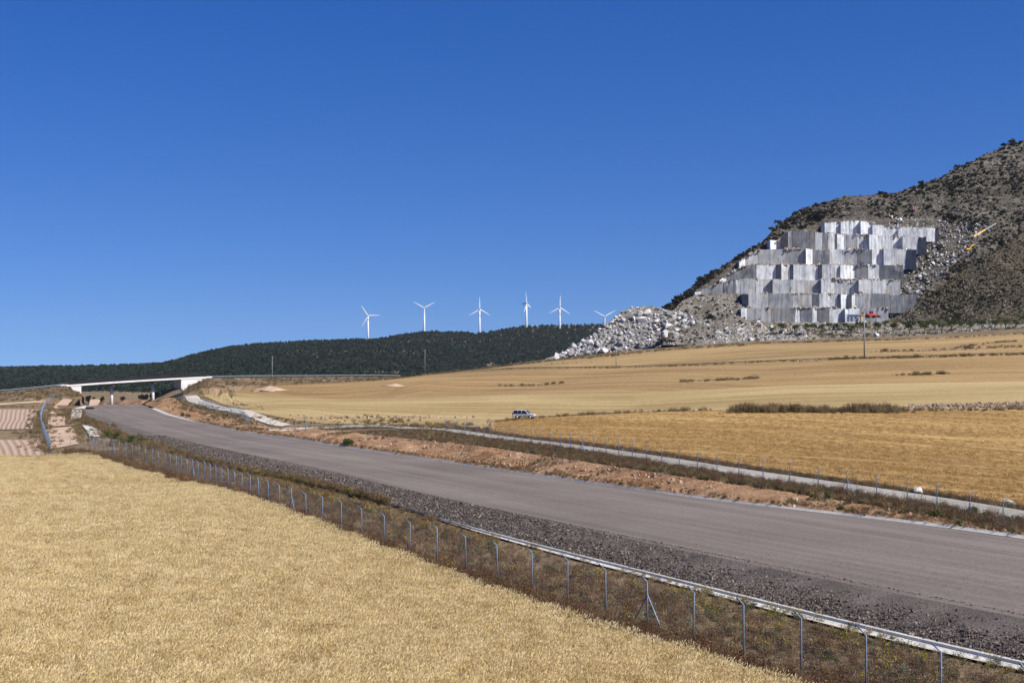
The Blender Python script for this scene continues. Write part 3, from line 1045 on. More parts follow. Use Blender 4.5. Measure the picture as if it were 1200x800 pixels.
for k, (ext, topl, foot, segs) in enumerate(tiers):
    tl = poly_interp(topl)
    Yf = hillY(foot) - 7
    ztop = zat(np.mean([p[1] for p in topl]), Yf)
    zft = zat(foot, Yf) - 3.0
    x0, x1 = float(at(ext[0] + 3, foot, Yf)[0]), float(at(ext[1] - 2, foot, Yf)[0])
    zl = zat(foot, Yf) - 8
    # the bench itself: the solid the faces are sawn from, with a dusty tread on top
    bench = empty('bench', (0, 0, 0))
    bench.parent = quarry
    mb = MB()
    nseg = 30
    xs = np.linspace(x0, x1, nseg)
    pxs = [600 + (x / Yf) * F for x in xs]
    fr = [(x, Yf + 4.2 + 1.2 * math.sin(i * 1.7), zat(tl(p_), Yf) - .35 + random.uniform(-.2, .3)) for i, (x, p_) in enumerate(zip(xs, pxs))]
    bk = [(x, Yf + 24, z_ + .5) for (x, y_, z_) in fr]
    vv = [Vector(p_) - qinv for p_ in fr + bk] + [Vector((p_[0], p_[1], zl)) - qinv for p_ in fr]
    ff = []
    for i in range(nseg - 1):
        ff.append((i, i + 1, nseg + i + 1, nseg + i))
        ff.append((2 * nseg + i, 2 * nseg + i + 1, i + 1, i))
    mb.add(vv, ff)
    mb.build('tread', MAT['ledge'], bench)
    # every sawn face is a block of its own
    Yc = -1.0
    for (pa, pb_, turn) in segs:
        xa, xb = float(at(pa, foot, Yf)[0]), float(at(pb_, foot, Yf)[0])
        w = xb - xa
        tn = turn * .55 if abs(turn) < 38 else turn * .85
        dy = w * math.tan(R(max(-62, min(62, tn))))
        if Yc + dy > 2.0:
            Yc = random.uniform(-1.4, -.6)
        elif Yc + dy < -3.5:
            Yc = random.uniform(-.5, 1.0) - dy * .5
        ya = Yf + Yc
        yb = ya + dy
        Yc += dy + random.uniform(-.12, .12)
        g_ = .04
        za, zb = zat(tl(pa), Yf) + random.uniform(-.35, .35), zat(tl(pb_), Yf) + random.uniform(-.35, .35)
        if k == 0 or pa > 895:
            zb = (za + zb) / 2 + random.uniform(-.15, .15)
            za = zb + random.uniform(-.2, .2)
        dep = 9.0
        nxb, nzb = 6, 5
        dips = [0 if random.random() > .08 else -random.uniform(.4, 1.2) for _ in range(nxb)]
        v_, f_b = [], []
        for iz in range(nzb):
            for ixx in range(nxb):
                a1, a2 = ixx / (nxb - 1), iz / (nzb - 1)
                zt = za * (1 - a1) + zb * a1 + dips[ixx] + random.uniform(-.12, .12)
                e_ = 0 if iz in (0,) else random.gauss(0, .05)
                if iz == nzb - 1:
                    e_ += random.uniform(0, .2) - dips[ixx] * .4
                v_.append(Vector((xa + g_ + (w - 2 * g_) * a1, ya + dy * a1 + e_, zft * (1 - a2) + zt * a2)) - qinv)
        for iz in range(nzb - 1):
            for ixx in range(nxb - 1):
                q = iz * nxb + ixx
                f_b.append((q, q + 1, q + nxb + 1, q + nxb))
        m0 = len(v_)
        top0 = (nzb - 1) * nxb
        for ixx in range(nxb):          # back edge of the top, then of the foot
            p_ = v_[top0 + ixx]
            v_.append(Vector((p_.x, Yf + dep - qinv.y, p_.z)))
        for ixx in range(nxb - 1):
            f_b.append((top0 + ixx, top0 + ixx + 1, m0 + ixx + 1, m0 + ixx))
        m1 = len(v_)
        v_.append(Vector((v_[0].x, Yf + dep - qinv.y, v_[0].z)))
        v_.append(Vector((v_[nxb - 1].x, Yf + dep - qinv.y, v_[0].z)))
        f_b.append(tuple([iz * nxb for iz in range(nzb)] + [m0, m1]))
        f_b.append(tuple([iz * nxb + nxb - 1 for iz in range(nzb)][::-1] + [m1 + 1, m0 + nxb - 1]))
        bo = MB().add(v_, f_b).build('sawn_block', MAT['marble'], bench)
        tn = min(1.0, max(.32, .58 + turn * .011 + random.uniform(-.10, .10) + (.16 if k == 0 else .05 if k < 4 else -.06)))  # sun and shade painted in by turn, on random and per-bench marble tone
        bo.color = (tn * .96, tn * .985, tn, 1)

# boulders tipped on the spoil heap
m_, nt, b = new_mat('marble_boulder')
oi = nt.nodes.new('ShaderNodeObjectInfo')
tone = ramp(nt, oi.outputs['Random'], [(0, (.22, .215, .21)), (.3, (.38, .375, .365)), (.6, (.55, .55, .54)), (.85, (.78, .78, .77)), (1, (.45, .38, .29))])
c_ = mix(nt, .5, tone, ramp(nt, noise(nt, .9, 5, .65), [(.3, (.45, .43, .40)), (.7, (1, 1, 1))]), 'MULTIPLY')
nt.links.new(c_, b.inputs['Base Color'])
MAT['boulder'] = m_
rocks = [rock('boulder', 40 + i, 16, 1, random.uniform(.6, .95), random.uniform(.5, .85), random.uniform(.3, .8)) for i in range(9)]
for r_ in rocks:
    r_.materials.append(MAT['boulder'])


def boulder(p, s, label, group, name='boulder'):
    o = bpy.data.objects.new(name, random.choice(rocks))
    COL.objects.link(o)
    o.location = p
    o.scale = (s * random.uniform(.8, 1.25), s, s * random.uniform(.8, 1.15))
    o.rotation_euler = (random.uniform(-.6, .6), random.uniform(-.6, .6), random.uniform(0, 6.28))
    return tag(o, label, 'boulder', group)


g = np.random.default_rng(5)
pts = []
while len(pts) < 230:
    u, v = g.random(), g.random() ** .9
    p = hp_s.pt(np.array([u]), np.array([v]))[0]
    qx, qy = topix(p)
    if qx > 812 and g.random() > .12: continue
    if qx > 745 and qy < 372 and g.random() > .3: continue
    s = g.uniform(3.4, 4.8) if len(pts) < 16 else g.uniform(1.9, 4.2) if g.random() < .45 else g.uniform(1.4, 2.4)
    if all((p[0] - q[0]) ** 2 + (p[2] - q[2]) ** 2 > (.31 * (s + q[3])) ** 2 for q in pts):
        pts.append((*p, s))
for q in pts:
    qx, qy = topix(np.array(q[:3]))
    size_ = 'large' if q[3] > 3.2 else 'middling' if q[3] > 2.2 else 'small'
    zone_ = 'crest' if qy < 372 else 'left toe' if qx < 692 else 'right shoulder' if qx > 790 else 'upper face' if qy < 390 else 'lower face'
    boulder((q[0], q[1] - q[3] * .15, q[2] + q[3] * .12), q[3], '%s angular marble boulder on the %s of the quarry spoil heap' % (size_, zone_), '%s boulders on the heap %s' % (size_, zone_))
k = 0
while k < 60:
    px_, py_ = g.uniform(770, 1060), g.uniform(381, 398)
    if px_ > 935 and g.random() > .18: continue
    u = (px_ - 640) / (1320 - 640)
    v = g.uniform(.15, .95)
    p = ap_s.pt(np.array([u]), np.array([v]))[0]
    s = g.uniform(1.2, 3.2)
    size_ = 'large' if s > 2.5 else 'middling' if s > 1.8 else 'small'
    zone_ = 'scree left of the benches' if px_ < 870 else 'left benches' if px_ < 935 else 'right benches'
    boulder((p[0], p[1], p[2] + s * .2), s, '%s marble block on the grey apron below the %s' % (size_, zone_), '%s blocks below the %s' % (size_, zone_))
    k += 1
for (px_, py_, s) in ((780, 391, 5.0), (786, 390, 4.4), (775, 393, 4.0), (792, 393, 3.6)):
    p = at(px_, py_, 664)
    boulder(p, s, 'large bright white boulder in the cluster at the foot of the spoil heap', 'white boulders at the heap foot')

MAT['white_boulder'] = None
# loose stones on heap, apron, benches and the broken ground right of the benches
stone_src = [source('stone_source_%d' % i, rock('stone', 90 + i, 10, 1, .8, .7, .5), [MAT['boulder']]) for i in range(4)]
P1 = hp_s.pt(g.random(2600), g.random(2600))
P2 = ap_s.pt(g.random(2600) ** 1.3, g.random(2600))
P3 = sc_s.pt(g.random(1500), g.random(1500))
P2[:1100] = ap_s.pt((g.uniform(800, 945, 1100) - 640) / 680, g.uniform(.1, .8, 1100))
tag(scatter('rubble', np.concatenate([P1, P2, P3]), stone_src, np.concatenate([g.uniform(.35, 1.5, 5200), np.exp(g.normal(-.6, .5, 1500))]), seed=1, tilt=.8))
u = g.random(2600)
PP = hill_s.pt((1040 + 130 * u - 776) / (1520 - 776), g.random(2600))
qx, qy = topix(PP)
keep = (qy > 255 + (qx - 1060) * .1) & (qy < 372 - (qx - 1050) * .9) & (qx < 1165)
PP = PP[keep]
tag(scatter('quarry_rubble', PP + np.array([0, -1, .3]), stone_src, np.where(g.random(len(PP)) < .15, g.uniform(1.6, 3.4, len(PP)), g.uniform(.5, 1.6, len(PP))), seed=2, tilt=.8))
# stones and earth spilt along the bench treads
B = []
for k_, (ext, topl, foot, segs) in enumerate(tiers):
    tl = poly_interp(topl)
    Yf = hillY(foot) - 7
    for _ in range(620):
        px_ = random.uniform(*ext)
        if fbm(px_, k_ * 50., 14, 2) < -.02: continue
        p = at(px_, float(tl(px_)) - .3, Yf + random.uniform(.5, 4))
        B.append((float(p[0]), float(p[1]), zat(float(tl(px_)), Yf) + .1))
MAT['tan_stone'] = rand_mat('tan_stone', [(0, (.26, .19, .12)), (.5, (.40, .32, .23)), (1, (.55, .50, .43))], fine=1.0)
tan_src = [source('tan_stone_source_%d' % i, rock('tan_stone', 190 + i, 10, 1, .8, .6, .3), [MAT['tan_stone']]) for i in range(3)]
scatter('bench_rubble', np.array(B), tan_src + stone_src[:1], np.exp(g.normal(0, .45, len(B))), seed=3, tilt=.7)

# scrub and outcrops on the hillside
MAT['scrub'] = rand_mat('evergreen_scrub', [(0, (.026, .031, .02)), (.5, (.048, .051, .032)), (.85, (.078, .075, .047)), (1, (.115, .102, .065))], fine=1.5, trans=.2)
scrub_src = [source('scrub_source_%d' % i, leafball('scrub', 90, 1, 1, .55, .28, .45, .2, 6), [MAT['scrub']]) for i in range(4)]
MAT['outcrop'] = rand_mat('limestone_outcrop', [(0, (.12, .11, .095)), (.5, (.21, .195, .175)), (1, (.38, .36, .335))], fine=.8)
out_src = [source('outcrop_source_%d' % i, rock('outcrop', 290 + i, 12, 1, .8, .55, .3), [MAT['outcrop']]) for i in range(4)]


def in_quarry(qx, qy):
    l = np.interp(qy, [255, 262, 290, 310, 328, 345, 350, 380], [966, 960, 898, 862, 838, 812, 866, 866])
    r_ = np.interp(qy, [255, 276, 290, 310, 330, 345, 380], [1102, 1102, 1086, 1074, 1060, 1076, 1044])
    return (qy > 256) & (qx > l - 3) & (qx < r_ + 2)


def hill_pts(S, k, pred=None):
    P = S.pt(g.random(k), g.random(k))
    qx, qy = topix(P)
    ok = ~in_quarry(qx, qy)
    if pred is not None: ok &= pred(qx, qy)
    return P[ok], qx[ok], qy[ok]


P, qx, qy = hill_pts(hill_s, 60000)
dens = .45 + 1.6 * fbm(P[:, 0], P[:, 2], 14, 3)
dens = np.where((qx > 975) & (qx < 1025) & (qy < 238), .05, dens)
dens = np.where((qy > 255 + (qx - 1060) * .1) & (qy < 372 - (qx - 1050) * .9) & (qx > 1040), dens * .25, dens)
k = g.random(len(P)) < dens
scatter('hillside_scrub', P[k], scrub_src, np.exp(g.normal(-.6, .48, k.sum())), seed=4, tilt=.2)
P, qx, qy = hill_pts(hill_s, 12000)
scatter('hillside_outcrops', P, out_src, np.stack([g.uniform(.6, 3.0, len(P)), g.uniform(.6, 1.6, len(P)), g.uniform(.4, 1.2, len(P))], -1), seed=5, tilt=.3)
P, qx, qy = hill_pts(sh_s, 34000)
dens = .42 + 1.2 * fbm(P[:, 0], P[:, 2], 12, 3)
k = g.random(len(P)) < dens
scatter('shoulder_scrub', P[k], scrub_src, np.exp(g.normal(-1.0, .4, k.sum())), seed=6, tilt=.2)
k = g.random(len(P)) < .10
scatter('shoulder_outcrops', P[k], out_src, g.uniform(.5, 1.6, k.sum()), seed=7, tilt=.3)

# ------------------------------------------------------------------ wooded ridges and wind turbines
ridge = [(-250, 433), (0, 432), (130, 429), (190, 427.5), (205, 424), (230, 417), (255, 410), (300, 404), (340, 402), (380, 399.5), (410, 399), (440, 398.5), (470, 393.5), (500, 389.5), (540, 390), (562, 391.5), (590, 387), (610, 383),
         (650, 382), (700, 381), (740, 379), (850, 372), (1000, 372), (1400, 390)]
rg_cols = [(a, 470 if a < 190 else 468 - min(12, (a - 190) * .06), 1500, b_, 1500 + (455 - b_) * (26 if a > 230 else 60 - max(0, a - 130) * .34)) for a, b_ in ridge]
rg_s = Surf(rg_cols, 420, 60, amp=60, sc=420, back=900, backslope=.12, jag=0)
MAT['forest_floor'] = ground_mat('forest_floor', (.06, .055, .03), (.13, .105, .06), (.24, .185, .115), .01, .06, .0, .1, None)
tag(link('wooded_ridge', rg_s.mesh('wooded_ridge'), MAT['forest_floor']), kind='structure')
MAT['pine'] = rand_mat('pine_needles', [(0, (.018, .034, .020)), (.5, (.036, .056, .032)), (1, (.06, .08, .046))], fine=.012, trans=.15)
pine_src = []
for i in range(4):
    pine_src.append(source('pine_source_%d' % i, leafball('pine', 70, 3.2, 3.2, 3.6, 1.5, 3.6, .2, 7), [MAT['pine']]))
k = 95000
P = rg_s.pt(g.random(k), g.random(k) ** .8)
qx, qy = topix(P)
dens = .86 + .9 * fbm(P[:, 0], P[:, 1], 160, 3)
dens = np.where((qy > 411) & (qy < 440) & (qx > 330), dens - .16 + 1.7 * fbm(P[:, 0], P[:, 1] * 2.5, 90, 3), dens)
ok = (g.random(k) < dens) & (qx > -260) & (qx < 1000)
scatter('pine_forest', P[ok], pine_src, g.uniform(.45, .95, ok.sum()), seed=8, tilt=.08, label='dark pine forest covering the distant ridges', cat='forest')

MAT['turbine'] = plain('turbine_white', (.80, .81, .82), .45, 0, .03)
MAT['nacelle'] = plain('nacelle_grey', (.32, .33, .35), .5, 0, .05)
turb = [(431, 370, 397, 122, 0), (497, 361, 391, 149, 0), (562, 362.5, 391, 90, 0), (617, 356, 384, 105, 70), (656, 360.5, 383, 87, 0), (708.5, 371, 380, 150, 0)]
ords = ['white wind turbine farthest left on the wooded ridge', 'second white wind turbine from the left, two blades raised in a V',
        'third white wind turbine from the left, one blade pointing straight up', 'fourth white wind turbine from the left, its rotor turned almost edge on',
        'fifth white wind turbine from the left, highest over the ridge', 'white wind turbine farthest right, low behind the boulder heap']
for (hx, hy, by, a0, yaw), lab in zip(turb, ords):
    Yt = 3300.
    hub = Vector(at(hx, hy, Yt))
    bz = zat(by + 9, Yt)
    t = empty('wind_turbine', (hub.x, Yt, bz))
    tag(t, lab, 'wind turbine', 'wind turbines on the ridge')
    H = hub.z - bz
    MB().tube([(0, 5.0, 0), (0, 5.0, H * .5), (0, 5.0, H - 1)], [2.7, 2.2, 1.6], 12).build('tower', MAT['turbine'], t, True)
    cz, sz = math.cos(R(yaw)), math.sin(R(yaw))
    rot = lambda x, y, z: (x * cz - y * sz, x * sz + y * cz + 5.0 * 0, z)
    MB().tube([rot(0, .5, H), rot(0, 4, H + .3), rot(0, 10, H + .2)], [1.6, 2.1, 1.5], 8).build('nacelle', MAT['turbine'], t, True)
    MB().tube([rot(0, -2.2, H), rot(0, -1.2, H), rot(0, .4, H)], [.5, 1.5, 1.8], 8).build('hub', MAT['nacelle'], t, True)
    for j in range(3):
        a = R(a0 + 120 * j)
        ca, sa = math.cos(a), math.sin(a)
        L = 29.0
        v, f = [], []
        for q, (rr_, w_, th) in enumerate(((0, .9, .9), (3, 1.3, .8), (6, 2.0, .6), (14, 1.55, .4), (24, .95, .22), (L, .35, .1))):
            for (e, h) in ((-w_ * .7, 0), (0, th), (w_ * 1.0, 0), (0, -th)):
                v.append(rot(ca * rr_ - sa * e, -1.0 + h, H + sa * rr_ + ca * e))
        for q in range(5):
            for s_ in range(4):
                f.append((q * 4 + s_, q * 4 + (s_ + 1) % 4, q * 4 + 4 + (s_ + 1) % 4, q * 4 + 4 + s_))
        f += [(0, 1, 2, 3), (23, 22, 21, 20)]
        MB().add(v, f).build('blade', MAT['turbine'], t)

# ------------------------------------------------------------------ overpass
BA, BB = Vector((float(at(78, 450, 540)[0]), 540, 0)), Vector((float(at(243, 450, 566)[0]), 566, 0))
bdir = (BB - BA).normalized()
bn = Vector((-bdir.y, bdir.x, 0))            # away from the camera
blen = (BB - BA).length
ZA, ZB = zat(453.3, 540), zat(443.2, 566)    # underside of the edge beam


def bt(px):
    """distance along the bridge at picture column px"""
    k_ = (px - 600) / F
    # BA + t*d : x = k*y
    return (k_ * BA.y - BA.x) / (bdir.x - k_ * bdir.y)


def bz(t):
    s = t / blen
    return ZA + (ZB - ZA) * s + .22 * math.sin(math.pi * min(max(s, 0), 1))


def bp(t, off, z):
    q = BA + bdir * t + bn * off
    return Vector((q.x, q.y, z))


MAT['bridge'] = ground_mat('bridge_concrete', (.58, .57, .54), (.70, .69, .66), (.78, .77, .74), .2, 1.5, .15, .02)
MAT['girder'] = plain('weathered_girder', (.16, .11, .09), .7)
MAT['barrier'] = plain('dark_barrier', (.012, .013, .016), .6)
MAT['rail'] = plain('galvanised_rail', (.26, .30, .35), .45, .4)
ov = empty('road_overpass', tuple(bp(0, 0, ZA)))
tag(ov, 'white concrete overpass on two round piers crossing the unfinished roadbed', 'bridge')
o0 = Vector(ov.location)


def sweep(name, off0, off1, dz0, dz1, t0, t1, mat, parent, nstep=24):
    v, f = [], []
    for i in range(nstep + 1):
        t = t0 + (t1 - t0) * i / nstep
        z = bz(t)
        for (o_, d_) in ((off0, dz0), (off1, dz0), (off1, dz1), (off0, dz1)):
            v.append(bp(t, o_, z + d_) - o0)
    for i in range(nstep):
        for s in range(4):
            f.append((i * 4 + s, i * 4 + (s + 1) % 4, i * 4 + 4 + (s + 1) % 4, i * 4 + 4 + s))
    f += [(0, 1, 2, 3), tuple(nstep * 4 + q for q in (3, 2, 1, 0))]
    return MB().add(v, f).build(name, mat, parent)


W_ = 9.5
sweep('deck', .25, W_ - .25, .15, .65, -2, blen + 2, MAT['bridge'], ov)
sweep('edge_beam', 0, .24, .10, .75, 0, blen, MAT['bridge'], ov)
sweep('edge_beam', W_ - .24, W_, -.05, .75, 0, blen, MAT['bridge'], ov)
sweep('girder', .5, W_ - .5, -.30, .14, bt(96), bt(212.5), MAT['girder'], ov)
for off in (.10, W_ - .16):
    ba = sweep('barrier', off, off + .06, .76, 1.85, bt(80), bt(243), MAT['barrier'], ov)
    for t in np.arange(1.5, blen, 2.0):
        z = bz(t)
        MB().box((0, 0, 0), (.07, .07, 1.9), 0).build('railing_post', MAT['barrier'], ba).location = bp(t, off + .10, z + 1.7) - o0
    sweep('handrail', off + .09, off + .13, 2.55, 2.60, bt(80), bt(243), MAT['barrier'], ba)
for px_ in (131, 179.4):
    t = bt(px_)
    base = bp(t, W_ / 2, 0)
    zb_ = float(zroad(base.y)) - 1.2
    for off in (W_ / 2,):
        for _ in range(8):
            q_ = bp(t, off, 0)
            t += (px_ - (600 + F * q_.x / q_.y)) * q_.y / F * .9
        q = bp(t, off, zb_) - o0
        top = bp(t, off, bz(t) - .95) - o0
        MB().tube([q, top], .58, 16).build('pier', MAT['bridge'], ov, True)
    a_, c_ = bp(t, .7, bz(t) - .72) - o0, bp(t, W_ - .7, bz(t) - .72) - o0
    m0 = (a_ + c_) / 2
    MB().box(m0, (1.1, W_ - 1.6, .5), math.atan2(bdir.y, bdir.x)).build('pier_cap', MAT['girder'], ov)
zfl, zfr = zat(461.5, 543), zat(454.5, 560)
for (ta, tb, tf, zf, sgn) in ((bt(83), bt(95.5), bt(91), zfl, 1), (bt(242), bt(212.5), bt(222), zfr, -1)):
    poly = [bp(ta, .02, bz(ta) - .06) - o0, bp(tb, .02, bz(tb) - .06) - o0, bp(tb, .02, zf - 1) - o0, bp(tf, .02, zf - 1) - o0]
    MB().prism(poly, bn * (W_ - .04)).build('abutment', MAT['bridge'], ov)

# earth embankments that carry the crossing road
MAT['embank'] = ground_mat('embankment_scrub', (.10, .072, .04), (.19, .13, .075), (.31, .22, .14), .08, .9, 1.0, .4, [((.055, .06, .025), .22, .56)])


def embank(name, crest, toe, mat=None, nv=8, depth=10.0, far=7.0):
    c = np.array([tuple(p) for p in crest])
    t_ = np.array([tuple(p) for p in toe])
    s = np.linspace(0, 1, 40)
    ci = np.stack([np.interp(s, np.linspace(0, 1, len(c)), c[:, k_]) for k_ in range(3)], -1)
    ti = np.stack([np.interp(s, np.linspace(0, 1, len(t_)), t_[:, k_]) for k_ in range(3)], -1)
    rows = [ti - np.array([0, 0, 4.])] + [ti * (1 - v) + ci * v for v in np.linspace(0, 1, nv)]
    nb = np.array([bn.x, bn.y, 0])
    rows.append(ci + nb * depth)
    rows.append(ci + nb * (depth + far * 1.6) - np.array([0, 0, far]))
    P = np.stack(rows, 1)
    P[:, 1:nv - 1, 2] += .5 * fbm(P[:, 1:nv - 1, 0], P[:, 1:nv - 1, 1], 4, 3)
    return tag(link(name, grid_mesh(name, P), mat or MAT['embank']), kind='structure')


_cl = [at(a, b_, y_) for a, b_, y_ in ((-260, 474, 500), (-120, 467, 515), (0, 459.5, 528), (40, 456, 533), (76, 452.2, 539.5))] + [np.array(bp(bt(92), 0, zfl + .4))]
_tl = [hit(a, b_) - np.array([0, 0, .4]) for a, b_ in ((-260, 480), (-120, 475), (0, 470), (40, 466.5), (76, 464.5), (96, 463.5))]
embank('embankment', _cl, _tl)
_cr = [np.array(bp(bt(220), 0, zfr + .6)), at(243, 443.2, 566), at(300, 442.0, 585), at(360, 441.8, 600), at(430, 441.2, 622), at(470, 441.5, 640)]
_tr = [hit(a, b_) - np.array([0, 0, .4]) for a, b_ in ((214, 462), (235, 456), (300, 450.8), (360, 449), (430, 446), (470, 444))]
embank('embankment', _cr, _tr)
# slopes under the bridge
for tf, zf, rl, sg in ((bt(95.5), zfl, r_road0, -1), (bt(212.5), zfr, r_gut, 1)):
    rows = []
    for off in np.linspace(-5, W_ + 6, 12):
        a_ = bp(tf, off, zf - .1 - (1.2 if off < 0 else 0) * (-off / 5))
        yb = a_.y + 8
        for _ in range(6):
            q = Vector((float(rl(yb)), yb, 0))
            d = (q - Vector((a_.x, a_.y, 0)))
            yb -= (d.dot(bn)) / max(.2, 1) * .8
        q = Vector((float(rl(yb)), yb, float(zroad(yb)) + .02))
        rows.append([a_ * (1 - s) + q * s for s in np.linspace(0, 1, 8)])
    P = np.array([[tuple(p_) for p_ in r_] for r_ in rows])
    P[..., 2] += .3 * fbm(P[..., 0], P[..., 1], 3, 3)
    tag(link('bridge_slope', grid_mesh('bridge_slope', P), MAT['bank'] if sg < 0 else MAT['embank']), kind='structure')


def guard_rail(pts, label):
    """a steel crash barrier on posts"""
    pts = [Vector(p) for p in pts]
    root = empty('guard_rail', tuple(pts[0]))
    tag(root, label, 'guard rail', 'crash barriers of the crossing road')
    o_ = pts[0]
    mb = MB()
    for a_, c_ in zip(pts[:-1], pts[1:]):
        mb.prism([a_ - o_ + Vector((0, 0, .55)), c_ - o_ + Vector((0, 0, .55)), c_ - o_ + Vector((0, 0, .85)), a_ - o_ + Vector((0, 0, .85))], bn * .08)
    mb.build('beam', MAT['rail'], root)
    me = MB().box((0, 0, .4), (.12, .12, 1.0)).mesh('post')
    me.materials.append(MAT['rail'])
    L_ = 0
    for a_, c_ in zip(pts[:-1], pts[1:]):
        d = (c_ - a_).length
        for t in np.arange(0, d, 6.0):
            p_ = link('post', me, None, root)
            p_.location = a_ + (c_ - a_) * (t / d) - o_ + bn * .2
    return root


guard_rail([Vector(p) + bn * .8 for p in _cr[1:]], 'pale steel guard rail along the embankment right of the overpass')
guard_rail([Vector(p) + bn * .8 for p in _cl[:-1]], 'steel guard rail along the embankment left of the overpass')

# ------------------------------------------------------------------ wire fences
MAT['post'] = plain('galvanised_post', (.19, .26, .36), .5, .35, .18, 6)
MAT['wire'] = plain('galvanised_wire', (.30, .34, .40), .5, .5, .1)


def fence(line, label, lean, spacing=3.5, height=1.85, brace_every=12, anchor=None, group='fences along the roadbed', wires=True, wr=.0028, cell=.30):
    """line: world polyline; lean: unit vector the bent post tops point to"""
    pts = [Vector((p[0], p[1], 0)) for p in line]
    cum = [0]
    for a_, c_ in zip(pts[:-1], pts[1:]):
        cum.append(cum[-1] + (c_ - a_).length)
    total = cum[-1]
    xs, ys_ = [p.x for p in pts], [p.y for p in pts]

    def P_(s):
        x, y = np.interp(s, cum, xs), np.interp(s, cum, ys_)
        return Vector((float(x), float(y), float(T(x, y))))
    root = empty('wire_fence', tuple(P_(0)))
    tag(root, label, 'fence', group)
    o_ = P_(0)
    # a post with its top bent outwards; alike posts share one mesh
    lx, ly = lean
    pm = MB().tube([(0, 0, -.2), (0, 0, height), (lx * .30, ly * .30, height + .26)], .031, 6).mesh('post', True)
    pm.materials.append(MAT['post'])
    pos_ = []
    s = 0.0
    i = 0
    if anchor is not None:
        ss_ = np.linspace(0, total, 4000)
        ax = np.interp(ss_, cum, xs) - anchor[0]
        ay = np.interp(ss_, cum, ys_) - anchor[1]
        sa_ = float(ss_[int(np.argmin(ax * ax + ay * ay))])
        i = -int(sa_ // spacing)
        s = sa_ + i * spacing
    while s <= total:
        p = P_(s)
        o = link('post', pm, None, root)
        o.location = p - o_
        o.rotation_euler = (random.gauss(0, .018), random.gauss(0, .018), random.gauss(0, .06))
        o.scale = (1, 1, random.uniform(.96, 1.04))
        pos_.append(p)
        if i % brace_every == 0 and (anchor is not None or i):
            d = (P_(min(s + 1, total)) - P_(max(s - 1, 0))).normalized()
            mb = MB()
            mb.tube([(0, 0, height - .5), tuple(d * 1.15 + Vector((0, 0, .02)))], .024, 6)
            mb.build('brace', MAT['post'], root).location = p - o_
            mb = MB()
            mb.tube([(0, 0, height - .5), tuple(d * -1.15 + Vector((0, 0, .02)))], .024, 6)
            mb.build('brace', MAT['post'], root).location = p - o_
        s += spacing
        i += 1
    if wires:
        v, f = [], []
        hs = [.06, .18, .30, .44, .60, .78, .98, 1.2, 1.42, 1.62, 1.80]
        ss = np.arange(0, total, cell)
        base_ = [P_(q) - o_ for q in ss]

        def quad(a_, c_, w):
            b_ = len(v)
            # thin three-sided wire
            d = (c_ - a_).normalized()
            u_ = d.orthogonal().normalized() * w
            w2 = d.cross(u_)
            for e in (a_, c_):
                v.extend([tuple(e + u_), tuple(e - u_ * .5 + w2 * .866), tuple(e - u_ * .5 - w2 * .866)])
            for k_ in range(3):
                k2 = (k_ + 1) % 3
                f.append((b_ + k_, b_ + k2, b_ + 3 + k2, b_ + 3 + k_))
        up = Vector((0, 0, 1))
        for a_ in base_:
            quad(a_ + up * .04, a_ + up * 1.80, wr * .8)
        for h in hs:
            for j in range(0, len(base_) - 5, 5):
                quad(base_[j] + up * h, base_[j + 5] + up * h, wr)
        # barbed strands on the bent tops
        for k_ in (.15, .30):
            e = Vector((lx * k_, ly * k_, height + .26 * k_ / .3))
            for j in range(0, len(base_) - 5, 5):
                quad(base_[j] + e, base_[j + 5] + e, wr)
        o = link('wire_mesh', mesh('wire_mesh', v, f), MAT['wire'], root)
        o['kind'] = 'stuff'
    return pos_


ysn = np.arange(26, 176, 2.0)
corner = hit(105, 527.5)
nl = [(float(r_fence(y)), float(y)) for y in ysn if y < corner[1] - 3] + [(corner[0], corner[1])]
fence(nl, 'long wire fence with bent blue-grey posts between wheat and roadbed', (-.90, -.42), spacing=3.3, anchor=hit(762, 736), brace_every=13, wr=.003, cell=.18)
c2 = hit(59, 530.5)
fence([(corner[0], corner[1]), (c2[0], c2[1])], 'short fence across the end of the bare earth lot', (-.2, -1), spacing=3.0)
lf = [hit(a, b_) for a, b_ in ((59, 530), (53, 516), (48.5, 503), (47.5, 494), (50, 484), (53, 476), (64, 468), (74, 462.5))]
fence([(p[0], p[1]) for p in lf], 'wire fence bending past the ploughed plots towards the bridge', (-1, 0), spacing=4.0, cell=.5, wr=.0042)
rl_ = [(float(r_rfence(y)), float(y)) for y in np.arange(70, 202, 2.0)]
fence(rl_, 'wire fence with bent posts along the cut bank and service track', (.90, .42), spacing=3.3, anchor=hit(999, 584), brace_every=14, wr=.0026, cell=.3)
fr_ = [hit(a, b_) for a, b_ in ((292, 500), (285, 492), (270, 486), (250, 481), (232, 475), (216, 468), (206, 463), (203, 459), (212, 456))]
fence([(p[0], p[1]) for p in fr_], 'curving wire fence beside the pale track near the bridge', (.9, .4), spacing=4.0, cell=.5, wr=.0042)
gt = [hit(a, b_) for a, b_ in ((292, 500), (305, 505), (346, 511))]
for (px_, py_, lab) in ((346, 511, 'left gate post of the open gateway by the pale track'), (358, 508.5, 'right gate post of the open gateway by the pale track')):
    p = hit(px_, py_)
    r_ = empty('gate_post', tuple(p))
    tag(r_, lab, 'gate post', 'gate posts of the gateway')
    MB().tube([(0, 0, -.2), (0, 0, 2.1)], .08, 8).build('post', MAT['post'], r_)
    MB().tube([(0, 0, 2.1), (0, 0, 2.16)], .10, 8).build('cap', MAT['post'], r_)

